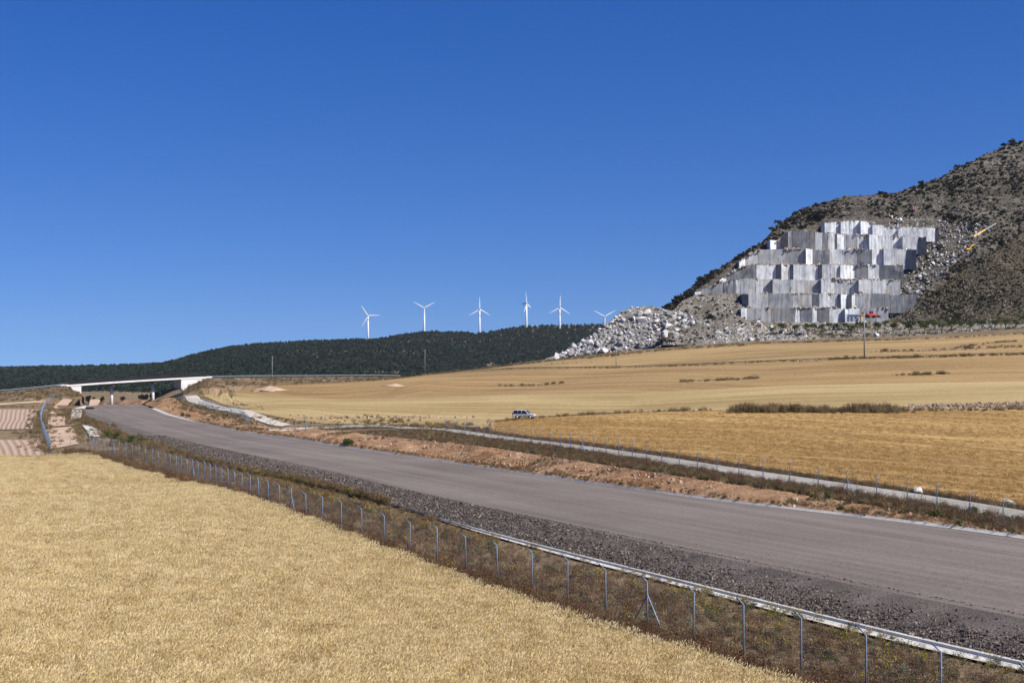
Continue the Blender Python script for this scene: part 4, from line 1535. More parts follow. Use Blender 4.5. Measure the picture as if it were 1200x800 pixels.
# ------------------------------------------------------------------ utility poles
MAT['pole'] = plain('pole_concrete', (.25, .25, .25), .8)
MAT['steel'] = plain('dark_steel', (.12, .125, .13), .5, .3)
for (px_, pb_, pt_, Y_, lab) in ((1013, 417, 366, 482, 'tall grey utility pole standing in the field below the quarry'),
                                 (722, 429, 405, 570, 'thin utility pole in the field in front of the boulder heap'),
                                 (498, 435, 409, 660, 'thin utility pole at the field edge against the wooded ridge'),
                                 (319, 445, 417, 600, 'thin utility pole beside the embankment right of the overpass')):
    p = at(px_, pb_, Y_)
    h = zat(pt_, Y_) - p[2]
    r_ = empty('utility_pole', tuple(p))
    tag(r_, lab, 'utility pole', 'utility poles across the fields')
    MB().tube([(0, 0, -1), (0, 0, h)], [.28 if Y_ < 500 else .16, .17 if Y_ < 500 else .09], 8).build('shaft', MAT['pole'], r_, True)
    MB().box((0, 0, h - .5), (1.6, .12, .12), .5).build('crossarm', MAT['steel'], r_)
    for s in (-.7, 0, .7):
        MB().tube([(s * math.cos(.5), s * math.sin(.5), h - .44), (s * math.cos(.5), s * math.sin(.5), h - .15)], [.07, .05], 6).build('insulator', MAT['steel'], r_)

# ------------------------------------------------------------------ off-road car
MAT['paint'] = plain('silver_paint', (.56, .56, .54), .3, 0, .03, 2, .5)
MAT['dark_paint'] = plain('navy_lower_paint', (.03, .035, .06), .35, 0, .05, 2, .5)
MAT['rubber'] = plain('tyre_rubber', (.02, .02, .021), .85)
MAT['rim'] = plain('wheel_rim', (.45, .45, .46), .35, .7)
MAT['red_lens'] = plain('red_lens', (.45, .02, .02), .3)
MAT['lamp'] = plain('clear_lens', (.75, .76, .78), .15)
m_, nt, b = new_mat('car_glass')
b.inputs['Base Color'].default_value = (.012, .016, .03, 1)
b.inputs['Roughness'].default_value = .06
b.inputs['Specular IOR Level'].default_value = .6
MAT['glass'] = m_
cp = hit(614.5, 491.5)
car = empty('parked_car', (cp[0], cp[1], cp[2] + .1))
car.rotation_euler = (0, 0, R(-14))
car.scale = (.92, .92, .92)
tag(car, 'small silver-white off-road estate car with dark windows parked at the field edge', 'car')


def shell(name, prof, hw, mat, parent, bevel=.05, taper=None):
    """a side profile (x, z) given width; taper(z) narrows the upper body"""
    v, f = [], []
    k_ = len(prof)
    for sg in (-1, 1):
        for (x, z) in prof:
            v.append((x, sg * hw * (taper(z) if taper else 1), z))
    f = [tuple(range(k_))[::-1], tuple(range(k_, 2 * k_))]
    for i in range(k_):
        j = (i + 1) % k_
        f.append((i, j, k_ + j, k_ + i))
    return MB().add(v, f).build(name, mat, parent, False, bevel)


tp = lambda z: 1 - max(0, z - .95) * .18
body = shell('body', [(-2.05, .48), (-1.75, .42), (1.75, .42), (2.05, .5), (2.08, .82), (1.98, .95), (.95, 1.06), (.35, 1.70), (-1.85, 1.74), (-2.02, 1.05)], .86, MAT['paint'], car, .06, tp)
for sg in (-1, 1):
    for nm, q in (('front_window', [(.84, 1.10), (.34, 1.62), (-.28, 1.64), (-.28, 1.08)]), ('rear_door_window', [(-.42, 1.08), (-.42, 1.64), (-1.05, 1.66), (-1.05, 1.08)]),
                  ('cargo_window', [(-1.15, 1.08), (-1.15, 1.66), (-1.78, 1.67), (-1.9, 1.08)])):
        poly = [(x, sg * (.86 * tp(z) + .006), z) for x, z in q]
        MB().prism(poly, (0, sg * .012, 0)).build(nm, MAT['glass'], car)
    for x in (-.35, -1.1):
        MB().box((x, sg * .872, .76), (.02, .01, .56)).build('door_seam', MAT['steel'], car)
    for x in (-.2, -.95):
        MB().box((x - .12, sg * .875, .98), (.16, .03, .035)).build('door_handle', MAT['steel'], car)
    MB().box((0, sg * .872, .55), (3.1, .02, .16)).build('side_cladding', MAT['dark_paint'], car)
    MB().box((.72, sg * .98, 1.12), (.12, .16, .14)).build('wing_mirror', MAT['dark_paint'], car)
    MB().box((2.06, sg * .62, .78), (.08, .3, .16)).build('headlight', MAT['lamp'], car)
    MB().box((-2.05, sg * .74, .88), (.08, .16, .34)).build('tail_lamp', MAT['red_lens'], car)
    for x in (-1.28, 1.3):
        w = empty('wheel', (x, sg * .78, .36))
        w.parent = car
        MB().tube([(0, -.12, 0), (0, .12, 0)], .36, 18).build('tyre', MAT['rubber'], w, True)
        MB().tube([(0, sg * .10, 0), (0, sg * .13, 0)], .21, 14).build('rim', MAT['rim'], w, True)
wsd = [(1.02, -.66, 1.09), (1.02, .66, 1.09), (.43, .62, 1.665), (.43, -.62, 1.665)]
MB().prism(wsd, (.02, 0, .02)).build('windscreen', MAT['glass'], car)
MB().prism([(-2.03, -.66, 1.1), (-2.03, .66, 1.1), (-1.9, .6, 1.64), (-1.9, -.6, 1.64)], (-.02, 0, 0)).build('rear_window', MAT['glass'], car)
MB().box((2.10, 0, .5), (.14, 1.6, .2)).build('front_bumper', MAT['dark_paint'], car, False, .03)
MB().box((-2.08, 0, .5), (.14, 1.6, .2)).build('rear_bumper', MAT['dark_paint'], car, False, .03)
MB().tube([(-2.12, .1, 1.0), (-2.32, .1, 1.0)], .33, 16).build('spare_wheel', MAT['rubber'], car, True)

# ------------------------------------------------------------------ quarry yard: sheds, machines, containers
MAT['shed'] = plain('shed_grey', (.33, .36, .40), .7)
MAT['blue'] = plain('sheet_blue', (.08, .16, .36), .5)
MAT['red'] = plain('machine_red', (.50, .045, .025), .45)
MAT['orange'] = plain('machine_orange', (.60, .24, .035), .45)
MAT['yellow'] = plain('machine_yellow', (.72, .42, .02), .45)
MAT['cream'] = plain('cream_wall', (.62, .54, .40), .8)


def yard(px_, py_, Y_):
    return Vector(at(px_, py_, Y_))


p = yard(999.5, 376, 668)
s_ = empty('quarry_shed', tuple(p))
tag(s_, 'low grey shed with blue roof at the foot of the quarry', 'shed')
MB().box((0, 0, 1.1), (4.6, 3.4, 2.8)).build('wall', MAT['shed'], s_)
MB().prism([(-2.6, -2, 2.52), (2.6, -2, 2.52), (2.6, -2, 2.7), (-2.6, -2, 2.7)], (0, 4, .5)).build('roof', MAT['blue'], s_)
MB().box((-1.0, -1.73, .9), (.9, .06, 1.9)).build('door', MAT['steel'], s_)
MB().box((1.0, -1.73, 1.4), (.9, .06, .7)).build('window', MAT['glass'], s_)
p = yard(1010.5, 377, 666)
s_ = empty('pump_house', tuple(p))
tag(s_, 'small cream hut beside the grey quarry shed', 'hut')
MB().box((0, 0, 1.2), (1.7, 1.7, 3.0)).build('wall', MAT['cream'], s_)
MB().box((0, 0, 2.78), (2.0, 2.0, .15)).build('roof', MAT['shed'], s_)


def wheeled(p, label, mat, arm=None, sc=1.0, rz=0, cat='machine', name='wheel_loader'):
    r_ = empty(name, tuple(p))
    r_.rotation_euler = (0, 0, rz)
    r_.scale = (sc, sc, sc)
    tag(r_, label, cat)
    shell('body', [(-2.6, .9), (2.0, .9), (2.2, 1.5), (.6, 1.9), (-2.5, 2.0)], .95, mat, r_, .06)
    shell('cab', [(-.9, 1.9), (.6, 1.9), (.4, 3.3), (-.8, 3.3)], .75, mat, r_, .04)
    for sg in (-1, 1):
        MB().prism([(-.75, sg * .76, 2.2), (.45, sg * .76, 2.2), (.32, sg * .76, 3.1), (-.7, sg * .76, 3.1)], (0, sg * .02, 0)).build('cab_window', MAT['glass'], r_)
        for x in (-1.7, 1.4):
            w = empty('wheel', (x, sg * 1.0, .75))
            w.parent = r_
            MB().tube([(0, -.28, 0), (0, .28, 0)], .75, 14).build('tyre', MAT['rubber'], w, True)
            MB().tube([(0, sg * .24, 0), (0, sg * .30, 0)], .4, 12).build('rim', mat, w, True)
    MB().tube([(1.6, 0, 1.6), (3.0, 0, 2.0), (3.7, 0, .9)], .22, 6).build('lift_arm', mat, r_)
    MB().prism([(3.5, -1.2, .2), (4.6, -1.2, .2), (4.4, -1.2, .45), (3.7, -1.2, 1.3), (3.5, -1.2, 1.3)], (0, 2.4, 0)).build('bucket', MAT['steel'], r_)
    return r_


wheeled(yard(1021.5, 372.5, 674), 'red wheel loader parked at the foot of the quarry benches', MAT['red'], rz=.25)
wheeled(yard(1011, 371.5, 676), 'orange wheel loader left of the red one below the benches', MAT['orange'], rz=3.3, sc=.7)


def digger(px_, py_, Y_, label, ang_, sc=1.0):
    r_ = empty('excavator', tuple(at(px_, py_, Y_)))
    r_.rotation_euler = (0, 0, ang_)
    r_.scale = (sc, sc, sc)
    tag(r_, label, 'excavator')
    for sg in (-1, 1):
        shell('crawler_track', [(-1.7, .1), (1.7, .1), (1.95, .5), (1.7, .9), (-1.7, .9), (-1.95, .5)], .3, MAT['rubber'], r_, .05).location = (0, sg * 1.0, 0)
    shell('house', [(-1.9, 1.0), (1.3, 1.0), (1.3, 1.9), (-1.9, 2.1)], 1.2, MAT['yellow'], r_, .06)
    shell('cab', [(.2, 1.9), (1.3, 1.9), (1.15, 3.0), (.2, 3.0)], .5, MAT['glass'], r_, .04).location = (0, .6, 0)
    MB().tube([(1.2, -.3, 1.6), (3.2, -.3, 4.0), (5.2, -.3, 4.6)], [.35, .38, .25], 6).build('boom', MAT['yellow'], r_)
    MB().tube([(5.0, -.3, 4.7), (6.6, -.3, 2.6)], [.28, .18], 6).build('stick', MAT['yellow'], r_)
    MB().prism([(6.3, -.9, 2.6), (7.2, -.9, 2.3), (6.9, -.9, 1.4), (6.2, -.9, 1.7)], (0, 1.2, 0)).build('bucket', MAT['steel'], r_)


digger(1134, 294.5, 735, 'small yellow excavator on the broken ground right of the benches', .4, .75)
# yellow conveyor on the slope
a_, c_ = Vector(at(1141, 280, 742)), Vector(at(1167, 264.5, 752))
cv = empty('conveyor', tuple(a_))
tag(cv, 'long yellow conveyor slanting up the slope right of the quarry', 'conveyor')
d_ = c_ - a_
m2 = MB()
m2.tube([Vector((0, 0, 1.2)), d_ * .52 + Vector((0, 0, 1.2))], .38, 6)
m2.build('lower_boom', MAT['yellow'], cv)
MB().tube([d_ * .52 + Vector((0, 0, 1.2)), d_ + Vector((0, 0, 1.2))], .3, 6).build('upper_boom', MAT['shed'], cv)
for t in (.15, .5, .85):
    MB().tube([d_ * t + Vector((0, 0, -2)), d_ * t + Vector((0, 0, 1))], .15, 6).build('support', MAT['steel'], cv)


def cabin(px_, py_, Y_, mat, label, sx=2.2, sz=2.2):
    r_ = empty('site_cabin', tuple(at(px_, py_, Y_)))
    tag(r_, label, 'cabin')
    MB().box((0, 0, sz / 2), (sx, 2, sz)).build('wall', mat, r_, False, .05)
    MB().box((0, 0, sz + .08), (sx + .2, 2.2, .14)).build('roof', MAT['shed'], r_)
    MB().box((.1, -1.03, sz * .45), (.6, .05, sz * .8)).build('door', MAT['steel'], r_)


for (px_, tier, lab) in ((1014, 1, 'small blue cabin on the second bench of the quarry'), (1011, 2, 'small blue cabin on the third bench of the quarry')):
    ext, topl, foot, segs = tiers[tier + 1]
    Yf = hillY(foot) - 7
    cabin(px_, float(poly_interp(topl)(px_)) + .3, Yf + 2.0, MAT['blue'], lab, 1.5, 1.7)
cabin(1071, 245.5, hillY(245) - 3, plain('pink_sheet', (.62, .30, .30), .6), 'tiny pink hut on the slope above the quarry', 1.8, 1.6)

# ------------------------------------------------------------------ trees one can tell apart
MAT['bark'] = plain('bark', (.07, .055, .04), .9)
MAT['orchard_leaf'] = rand_mat('orchard_leaves', [(0, (.065, .10, .028)), (.5, (.10, .14, .042)), (1, (.135, .175, .06))], fine=1.2, trans=.35)
MAT['dark_leaf'] = rand_mat('dark_leaves', [(0, (.014, .024, .010)), (1, (.03, .045, .018))], fine=.8, trans=.15)
trunk_me, crown_me = [], []
for i in range(5):
    mb = MB()
    mb.tube([(0, 0, -.4), (.05, 0, .6), (random.uniform(-.1, .1), 0, 1.2)], [.16, .13, .10], 7)
    for a_ in (0, 2.1, 4.2):
        mb.tube([(0, 0, 1.0), (math.cos(a_ + i) * .5, math.sin(a_ + i) * .5, 1.7), (math.cos(a_ + i) * .9, math.sin(a_ + i) * .9, 2.5)], [.08, .06, .03], 5)
    t_ = mb.mesh('trunk', True)
    t_.materials.append(MAT['bark'])
    trunk_me.append(t_)
    c_ = leafball('crown', 420, 1.55, 1.5, 1.15, .17, 2.5, .25, 8)
    c_.materials.append(MAT['orchard_leaf'])
    crown_me.append(c_)
orch = [(905, 393, .8), (916, 391.5, 1), (932, 392, .9), (947, 393, 1.05), (963, 392, .9), (980, 392, .95), (997, 393.5, 1.1), (1013, 391, 1.1), (1029, 391.5, 1.1), (1047, 391, 1), (1066, 392, 1.2), (1083, 391, 1.1),
        (1096, 387, .8), (1104, 390, 1), (1115, 388, .95), (1126, 386.5, .9), (1137, 388, .8), (1151, 386.5, .9), (1166, 385, .8), (1178, 386, 1), (1190, 384.5, .8),
        (1061, 386, .8), (1079, 385.5, .8), (1038, 385.5, .75), (1005, 387, .75), (955, 388, .7), (972, 387, .7), (990, 387, .7), (1092, 383, .7), (1120, 381.5, .7), (1145, 381, .65), (1172, 380, .7), (1198, 379.5, .7)]
for i, (px_, py_, s) in enumerate(orch):
    u = (px_ - 640) / (1320 - 640)
    # stand the tree on the apron where the line of sight meets it
    vv = np.linspace(0, 1, 60)
    pp = ap_s.pt(np.full(60, u), vv)
    qx, qy = topix(pp)
    p = pp[int(np.argmin(np.abs(qy - py_)))]
    r_ = empty('orchard_tree', tuple(p))
    r_.scale = (s * 1.75, s * 1.75, s * 1.6)
    r_.rotation_euler = (0, 0, random.uniform(0, 6.28))
    ORD = ['first', 'second', 'third', 'fourth', 'fifth', 'sixth', 'seventh', 'eighth', 'ninth', 'tenth', 'eleventh', 'twelfth', 'thirteenth', 'fourteenth', 'fifteenth', 'sixteenth', 'seventeenth', 'eighteenth', 'nineteenth',
           'twentieth', 'twenty-first']
    if i < 21:
        tag(r_, '%s orchard tree from the left in the front row below the quarry' % ORD[i], 'tree', 'orchard trees below the quarry')
    else:
        tag(r_, 'smaller orchard tree in the scattered back row, %s from the left' % ORD[sorted(q_[0] for q_ in orch[21:]).index(px_)], 'tree', 'orchard trees below the quarry')
    k = random.randrange(5)
    link('trunk', trunk_me[k], None, r_)
    link('crown', crown_me[k], None, r_)
p = at(833, 377.5, 690)
r_ = empty('evergreen_tree', tuple(p))
tag(r_, 'dark round evergreen beside the pale ramp at the quarry', 'tree')
mb = MB().tube([(0, 0, -2), (.1, 0, 1.2), (0, .1, 2.4)], [.3, .25, .15], 8)
mb.tube([(0, 0, 1.4), (1.2, .3, 2.6)], [.14, .05], 5).tube([(0, 0, 1.4), (-1.2, -.2, 2.5)], [.14, .05], 5)
mb.build('trunk', MAT['bark'], r_, True)
c_ = leafball('crown', 900, 2.9, 2.2, 1.7, .26, 2.4, .25, 9)
link('crown', c_, MAT['dark_leaf'], r_)

# trees on the plain beyond the bridge
pine_crowns = []
for i in range(3):
    c_ = leafball('crown', 420, 3.0, 3.0, 3.2, .55, 4.2, .25, 9)
    c_.materials.append(MAT['dark_leaf'])
    pine_crowns.append(c_)
tm = MB().tube([(0, 0, -.5), (0, 0, 2.5), (.1, 0, 5)], [.25, .2, .08], 7).mesh('trunk', True)
tm.materials.append(MAT['bark'])
for (px_, py_, Y_, s) in ((186, 468, 830, 1.0), (193, 467, 800, 1.1), (200, 467, 790, 1.2), (207, 466, 780, 1.1), (172, 465, 900, .9), (180, 466, 880, 1.0), (197, 463, 900, 1.2), (205, 462, 880, 1.2), (188, 462, 960, 1.1),
                          (104, 459, 900, .8), (110, 461, 860, .6), (119, 460, 900, .7), (144, 459.5, 1000, .7), (166, 460, 980, .9)):
    x, y = float(at(px_, py_, Y_)[0]), Y_
    r_ = empty('pine_tree', (x, y, float(T(x, y))))
    r_.scale = (s, s, s)
    r_.rotation_euler = (0, 0, random.uniform(0, 6))
    tag(r_, 'dark bushy pine on the pink plain seen under the overpass', 'tree', 'pines beyond the overpass')
    link('trunk', tm, None, r_)
    link('crown', random.choice(pine_crowns), None, r_)

# ------------------------------------------------------------------ wheat, weeds, stones, scrub
MAT['straw'] = rand_mat('wheat_straw', [(0, (.58, .45, .22)), (.5, (.74, .60, .32)), (1, (.86, .74, .46))], .7, .35)
MAT['ear'] = rand_mat('wheat_ear', [(0, (.62, .49, .24)), (.5, (.82, .68, .38)), (1, (.90, .79, .52))], .7, .35)
MAT['dry'] = rand_mat('dry_weed', [(0, (.13, .088, .047)), (.4, (.225, .155, .085)), (.8, (.33, .24, .135)), (1, (.42, .32, .18))], .8, .2)
MAT['rust'] = rand_mat('rusty_weed', [(0, (.10, .05, .03)), (.5, (.17, .09, .05)), (1, (.24, .15, .08))], .8, .2)
MAT['weed'] = rand_mat('olive_weed', [(0, (.075, .075, .035)), (.5, (.12, .115, .05)), (1, (.17, .15, .07))], .8, .25)
MAT['sage'] = rand_mat('sage_weed', [(0, (.10, .115, .075)), (1, (.17, .185, .12))], .8, .2)
MAT['green'] = rand_mat('green_weed', [(0, (.045, .075, .02)), (1, (.085, .12, .035))], .8, .3)
MAT['flower'] = plain('yellow_flower', (.62, .46, .03), .7)

wheat_src = [source('wheat_source_%d' % i, plants('wheat', 66, .34, .48, .82, .011, .11, (.12, .028), 1, (.10, -.03)), [MAT['straw'], MAT['ear']]) for i in range(5)]
dry_src = [source('dry_weed_source_%d' % i, plants('dry_weed', 34, .28, .18, .50, .014, .28, (.05, .02), 0, leaves=2), [MAT['dry']]) for i in range(3)]
rust_src = [source('rust_weed_source_%d' % i, plants('rust_weed', 34, .26, .28, .72, .014, .22, (.06, .03), 0, leaves=2), [MAT['rust']]) for i in range(2)]
olive_src = [source('olive_weed_source_%d' % i, plants('olive_weed', 30, .26, .22, .62, .014, .25, None, 0, leaves=4), [MAT['weed']]) for i in range(2)]
sage_src = [source('sage_source_0', leafball('sage', 200, .32, .32, .22, .05, .2, .2, 7), [MAT['sage']])]
yel_src = [source('flower_source_%d' % i, plants('flower', 20, .24, .25, .6, .012, .25, (.05, .045), 1, leaves=4), [MAT['weed'], MAT['flower']]) for i in range(2)]
green_src = [source('green_source_0', leafball('green', 170, .38, .38, .3, .055, .28, .2, 7), [MAT['green']])]
ALLW = dry_src + rust_src + olive_src + sage_src + yel_src + green_src
KD, KR, KO, KS, KY, KG = [0, 1, 2], [3, 4], [5, 6], [7], [8, 9], [10]


def pick(k, wd):
    """wd: weights for dry, rust, olive, sage, yellow, green"""
    groups = [KD, KR, KO, KS, KY, KG]
    w = np.array(wd, float)
    gi_ = g.choice(6, k, p=w / w.sum())
    return np.array([groups[q][g.integers(len(groups[q]))] for q in gi_])


def band(k, xa, xb, y0, y1, p=1.0):
    """k points between two rails, thinner with distance"""
    t = g.random(k) ** p
    y = y0 + (y1 - y0) * t
    s = g.random(k)
    x = xa(y) * (1 - s) + xb(y) * s
    return x, y, s


# standing wheat
nx_ = .40
Y0, Y1 = 30, 165
xs_, ys_ = [], []
y = Y0
while y < Y1:
    lim = -.40 * y - 14
    x = np.arange(lim, float(r_wheat(y)) + .3, nx_ * (1 if y < 110 else 1.2))
    x = x + g.uniform(-.16, .16, len(x))
    xs_.append(x)
    ys_.append(np.full(len(x), y) + g.uniform(-.16, .16, len(x)))
    y += nx_ * (1 if y < 110 else 1.2)
x, y = np.concatenate(xs_), np.concatenate(ys_)
hgt = 1.0 + .22 * fbm(x, y, 9, 3) + .14 * fbm(x, y * .5, 3.0, 2)
lodged = np.clip((fbm(x * .35, y * 1.0, 6, 3) - .12) * 6, 0, 1) * np.clip((y - 70) / 30, 0, 1)
hgt = hgt - .30 * lodged
endz = np.where(y > 163, .0, 1)
rot = np.stack([g.normal(0, .06, len(x)) + lodged * .7, g.normal(0, .06, len(x)) + .1 * fbm(x, y, 6, 2), g.normal(0, .5, len(x))], -1)
scatter('standing_wheat', np.stack([x, y, T(x, y) + .05], -1), wheat_src, np.stack([np.ones(len(x)) * 1.08, np.ones(len(x)) * 1.08, hgt], -1), rot, seed=20,
        label='ripe golden wheat filling the foreground field', cat='wheat')

# verge between wheat and ditch
X, Y, S_ = band(17000, lambda q: r_wheat(q) - .2, lambda q: r_ditch0(q) * .62 + r_ditch1(q) * .38, 28, 180, 1.25)
dn = .75 + 1.4 * fbm(X, Y, 3.5, 3)
edge = S_ < .22
k = (g.random(len(X)) < np.where(edge, 1, dn))
X, Y, S_, edge = X[k], Y[k], S_[k], edge[k]
flw = (S_ > .8) & (Y < 64) & (g.random(len(X)) < .3)
ix = np.where(flw, pick(len(X), (.2, 0, .1, 0, .7, 0)), 0)
ix = np.where(flw, ix, np.where(edge, pick(len(X), (.45, .45, .08, 0, .02, 0)), np.where(S_ > .66, pick(len(X), (.64, .12, .10, .03, .11, .0)), pick(len(X), (.70, .18, .06, .04, .02, .0)))))
sc = np.where(edge, g.uniform(.7, 1.25, len(X)), g.uniform(.35, .85, len(X))) * np.where((S_ > .8) & ~flw, .6, 1)
scatter('verge_weeds', np.stack([X, Y, T(X, Y) + .05], -1), ALLW, sc, None, ix, seed=21, label='dry brown weeds with yellow flowers covering the verge', cat='weeds', tilt=.15)
# far verge on the left of the roadbed, past the ditch
X, Y, S_ = band(5200, lambda q: r_ditch0(q) - .6, lambda q: r_ditch1(q) + .2, 100, 420, 1.4)
ix = pick(len(X), (.42, .22, .22, .05, .05, .04))
scatter('roadside_weeds', np.stack([X, Y, T(X, Y) + .15], -1), ALLW, g.uniform(.35, .85, len(X)), None, ix, seed=22, tilt=.15)
# bank top and along the right-hand fence
X, Y, S_ = band(11000, lambda q: r_bank(q) + .2, lambda q: np.maximum(r_tr0(q) - .1, r_bank(q) + .8), 68, 216, 1.0)
dn = .8 + .9 * fbm(X, Y, 4, 3)
k = g.random(len(X)) < dn
X, Y, S_ = X[k], Y[k], S_[k]
ix = pick(len(X), (.46, .22, .16, .13, .01, .02))
scatter('bank_weeds', np.stack([X, Y, T(X, Y) + .08], -1), ALLW, g.uniform(.4, 1.1, len(X)) * np.interp(Y, [100, 150, 200], [1, .75, .5]), None, ix, seed=23, label='dry weeds crowding the fence above the cut bank', cat='weeds', tilt=.15)
# foot of the bank and clods of the bank face
X, Y, S_ = band(2400, lambda q: r_gut(q) + .1, lambda q: r_gut(q) + 1.1, 60, 300, 1.0)
k = g.random(len(X)) < (.55 + 1.6 * fbm(X, Y, 7, 3))
X, Y = X[k], Y[k]
scatter('gutter_weeds', np.stack([X, Y, zroad(Y) + .22], -1), ALLW, g.uniform(.25, .6, len(X)), None, pick(len(X), (.55, .2, .2, .02, .0, .03)), seed=24, tilt=.2)
t = g.random(9000)
Y = 60 + 240 * g.random(9000)
Xa, Xb = r_gut(Y), r_bank(Y)
X = Xa + (Xb - Xa) * t
Z = (zroad(Y) + .12) * (1 - t) + (T(Xb, Y) + .1) * t
MAT['clod'] = rand_mat('marl_clod', [(0, (.22, .13, .075)), (.5, (.38, .25, .15)), (1, (.54, .42, .31))], fine=3)
clod_src = [source('clod_source_%d' % i, rock('clod', 390 + i, 9, 1, .8, .7, .2), [MAT['clod']]) for i in range(3)]
scatter('bank_clods', np.stack([X, Y, Z], -1), clod_src, np.exp(g.normal(-1.9, .55, len(X))), seed=25, tilt=.8)
k = g.random(9000) < .005 + .3 * np.clip(fbm(X, Y, 5, 3), 0, 1) + .25 * (Y < 100)
scatter('bank_face_weeds', np.stack([X, Y, Z], -1)[k], ALLW, g.uniform(.35, .9, k.sum()), None, pick(int(k.sum()), (.5, .2, .25, .02, 0, .03)), seed=26, tilt=.25)
# far side of the track
X, Y, S_ = band(5200, lambda q: r_tr1(q) + .1, lambda q: r_tr1(q) + 1.7, 66, 208, 1.0)
scatter('track_edge_weeds', np.stack([X, Y, T(X, Y) + .05], -1), ALLW, g.uniform(.35, .8, len(X)), None, pick(len(X), (.6, .2, .14, .05, .0, .01)), seed=27, tilt=.15)
# loose crushed stone on the shoulder
MAT['crush'] = rand_mat('crushed_stone', [(0, (.05, .041, .036)), (.4, (.10, .083, .072)), (.75, (.17, .142, .124)), (.95, (.28, .236, .205)), (1, (.42, .34, .26))], fine=8)
crush_src = [source('crush_source_%d' % i, rock('crush', 490 + i, 9, 1, .85, .7, .3), [MAT['crush']]) for i in range(4)]
kk = 170000
t = g.random(kk)
Y = 36 + 190 * g.random(kk) ** 1.7
Xa, Xb = r_ditch1(Y), r_road0(Y) + .8
X = Xa + (Xb - Xa) * t
Z = (T(Xa, Y) + .16) * (1 - t) + zroad(Y) * t
sz = np.exp(g.normal(math.log(.085), .36, kk)) * np.where(t > .75, 1 - (t - .75) * 1.9, 1) * (1 + .35 * np.clip((Y - 70) / 100, 0, 1))
scatter('loose_stone', np.stack([X, Y, Z + sz * .15], -1), crush_src, sz, seed=28, tilt=.9, label='loose dark crushed stone along the shoulder of the roadbed', cat='gravel')
kk = 12000
Y = 36 + 260 * g.random(kk) ** 1.4
X = r_road0(Y) + (r_road1(Y) - r_road0(Y)) * g.random(kk)
MAT['chip'] = rand_mat('stone_chip', [(0, (.10, .085, .075)), (.5, (.16, .138, .12)), (1, (.26, .23, .205))])
chip_src = [source('chip_source_%d' % i, rock('chip', 590 + i, 8, 1, .8, .5, .3), [MAT['chip']]) for i in range(2)]
scatter('stone_chips', np.stack([X, Y, zroad(Y) + .03], -1), chip_src, np.exp(g.normal(math.log(.035), .35, kk)), seed=29, tilt=.5)

# stubble tufts on the near right-hand field
MAT['tuft'] = rand_mat('stubble_tuft', [(0, (.28, .17, .06)), (.5, (.44, .29, .11)), (1, (.60, .42, .18))], .8, .2)
tuft_src = [source('tuft_source_%d' % i, plants('tuft', 24, .30, .08, .22, .02, .35), [MAT['tuft']]) for i in range(3)]
kk = 26000
qx, qy = g.uniform(580, 1330, kk), g.random(kk)
lo_, hi_ = poly_interp(l_track)(qx) - 3.5, poly_interp(l_hedge)(qx) + .6
py_ = lo_ + (hi_ - lo_) * qy ** .9
Yr = np.exp(np.linspace(math.log(70), math.log(420), 260))
# invert the land along each column on a coarse table
tab = np.linspace(575, 1335, 60)
tabY = np.array([[topix(np.array([(c_ - 600) / F * yy * 1.0, yy, float(T((c_ - 600) / F * yy, yy))]))[1] for yy in Yr] for c_ in tab])
ci_ = np.clip(np.searchsorted(tab, qx), 1, 59)
Yv = np.array([np.interp(-p_, -tabY[c_], Yr) for p_, c_ in zip(py_, ci_)])
Xv = (qx - 600) / F * Yv
rowk = fbm(Yv * .9 + Xv * .25, Xv * .01, 1.6, 2)
k = rowk > -.12
scatter('stubble_tufts', np.stack([Xv, Yv, T(Xv, Yv) + .04], -1)[k], tuft_src, g.uniform(.7, 1.25, k.sum()), seed=30, tilt=.3)

# scrub lines between the fields
MAT['bush'] = rand_mat('dry_bush', [(0, (.15, .105, .05)), (.45, (.26, .185, .095)), (.8, (.37, .27, .145)), (1, (.18, .165, .08))], fine=1.5, trans=.2)
bush_src = [source('bush_source_%d' % i, plants('bush', 60, .55, .35, 1.0, .04, .35, None, 0, leaves=4), [MAT['bush']]) for i in range(3)]


def line_pts(chain, width, per_m):
    p = hit(np.array([c_[0] for c_ in chain]), np.array([c_[1] for c_ in chain]))
    out = []
    for a_, c_ in zip(p[:-1], p[1:]):
        d = np.linalg.norm((c_ - a_)[:2])
        k_ = max(1, int(d * per_m))
        t_ = g.random(k_)[:, None]
        q = a_ + (c_ - a_) * t_
        q[:, 0] += g.normal(0, width, k_)
        q[:, 1] += g.normal(0, width, k_)
        out.append(q)
    q = np.concatenate(out)
    q[:, 2] = T(q[:, 0], q[:, 1])
    return q


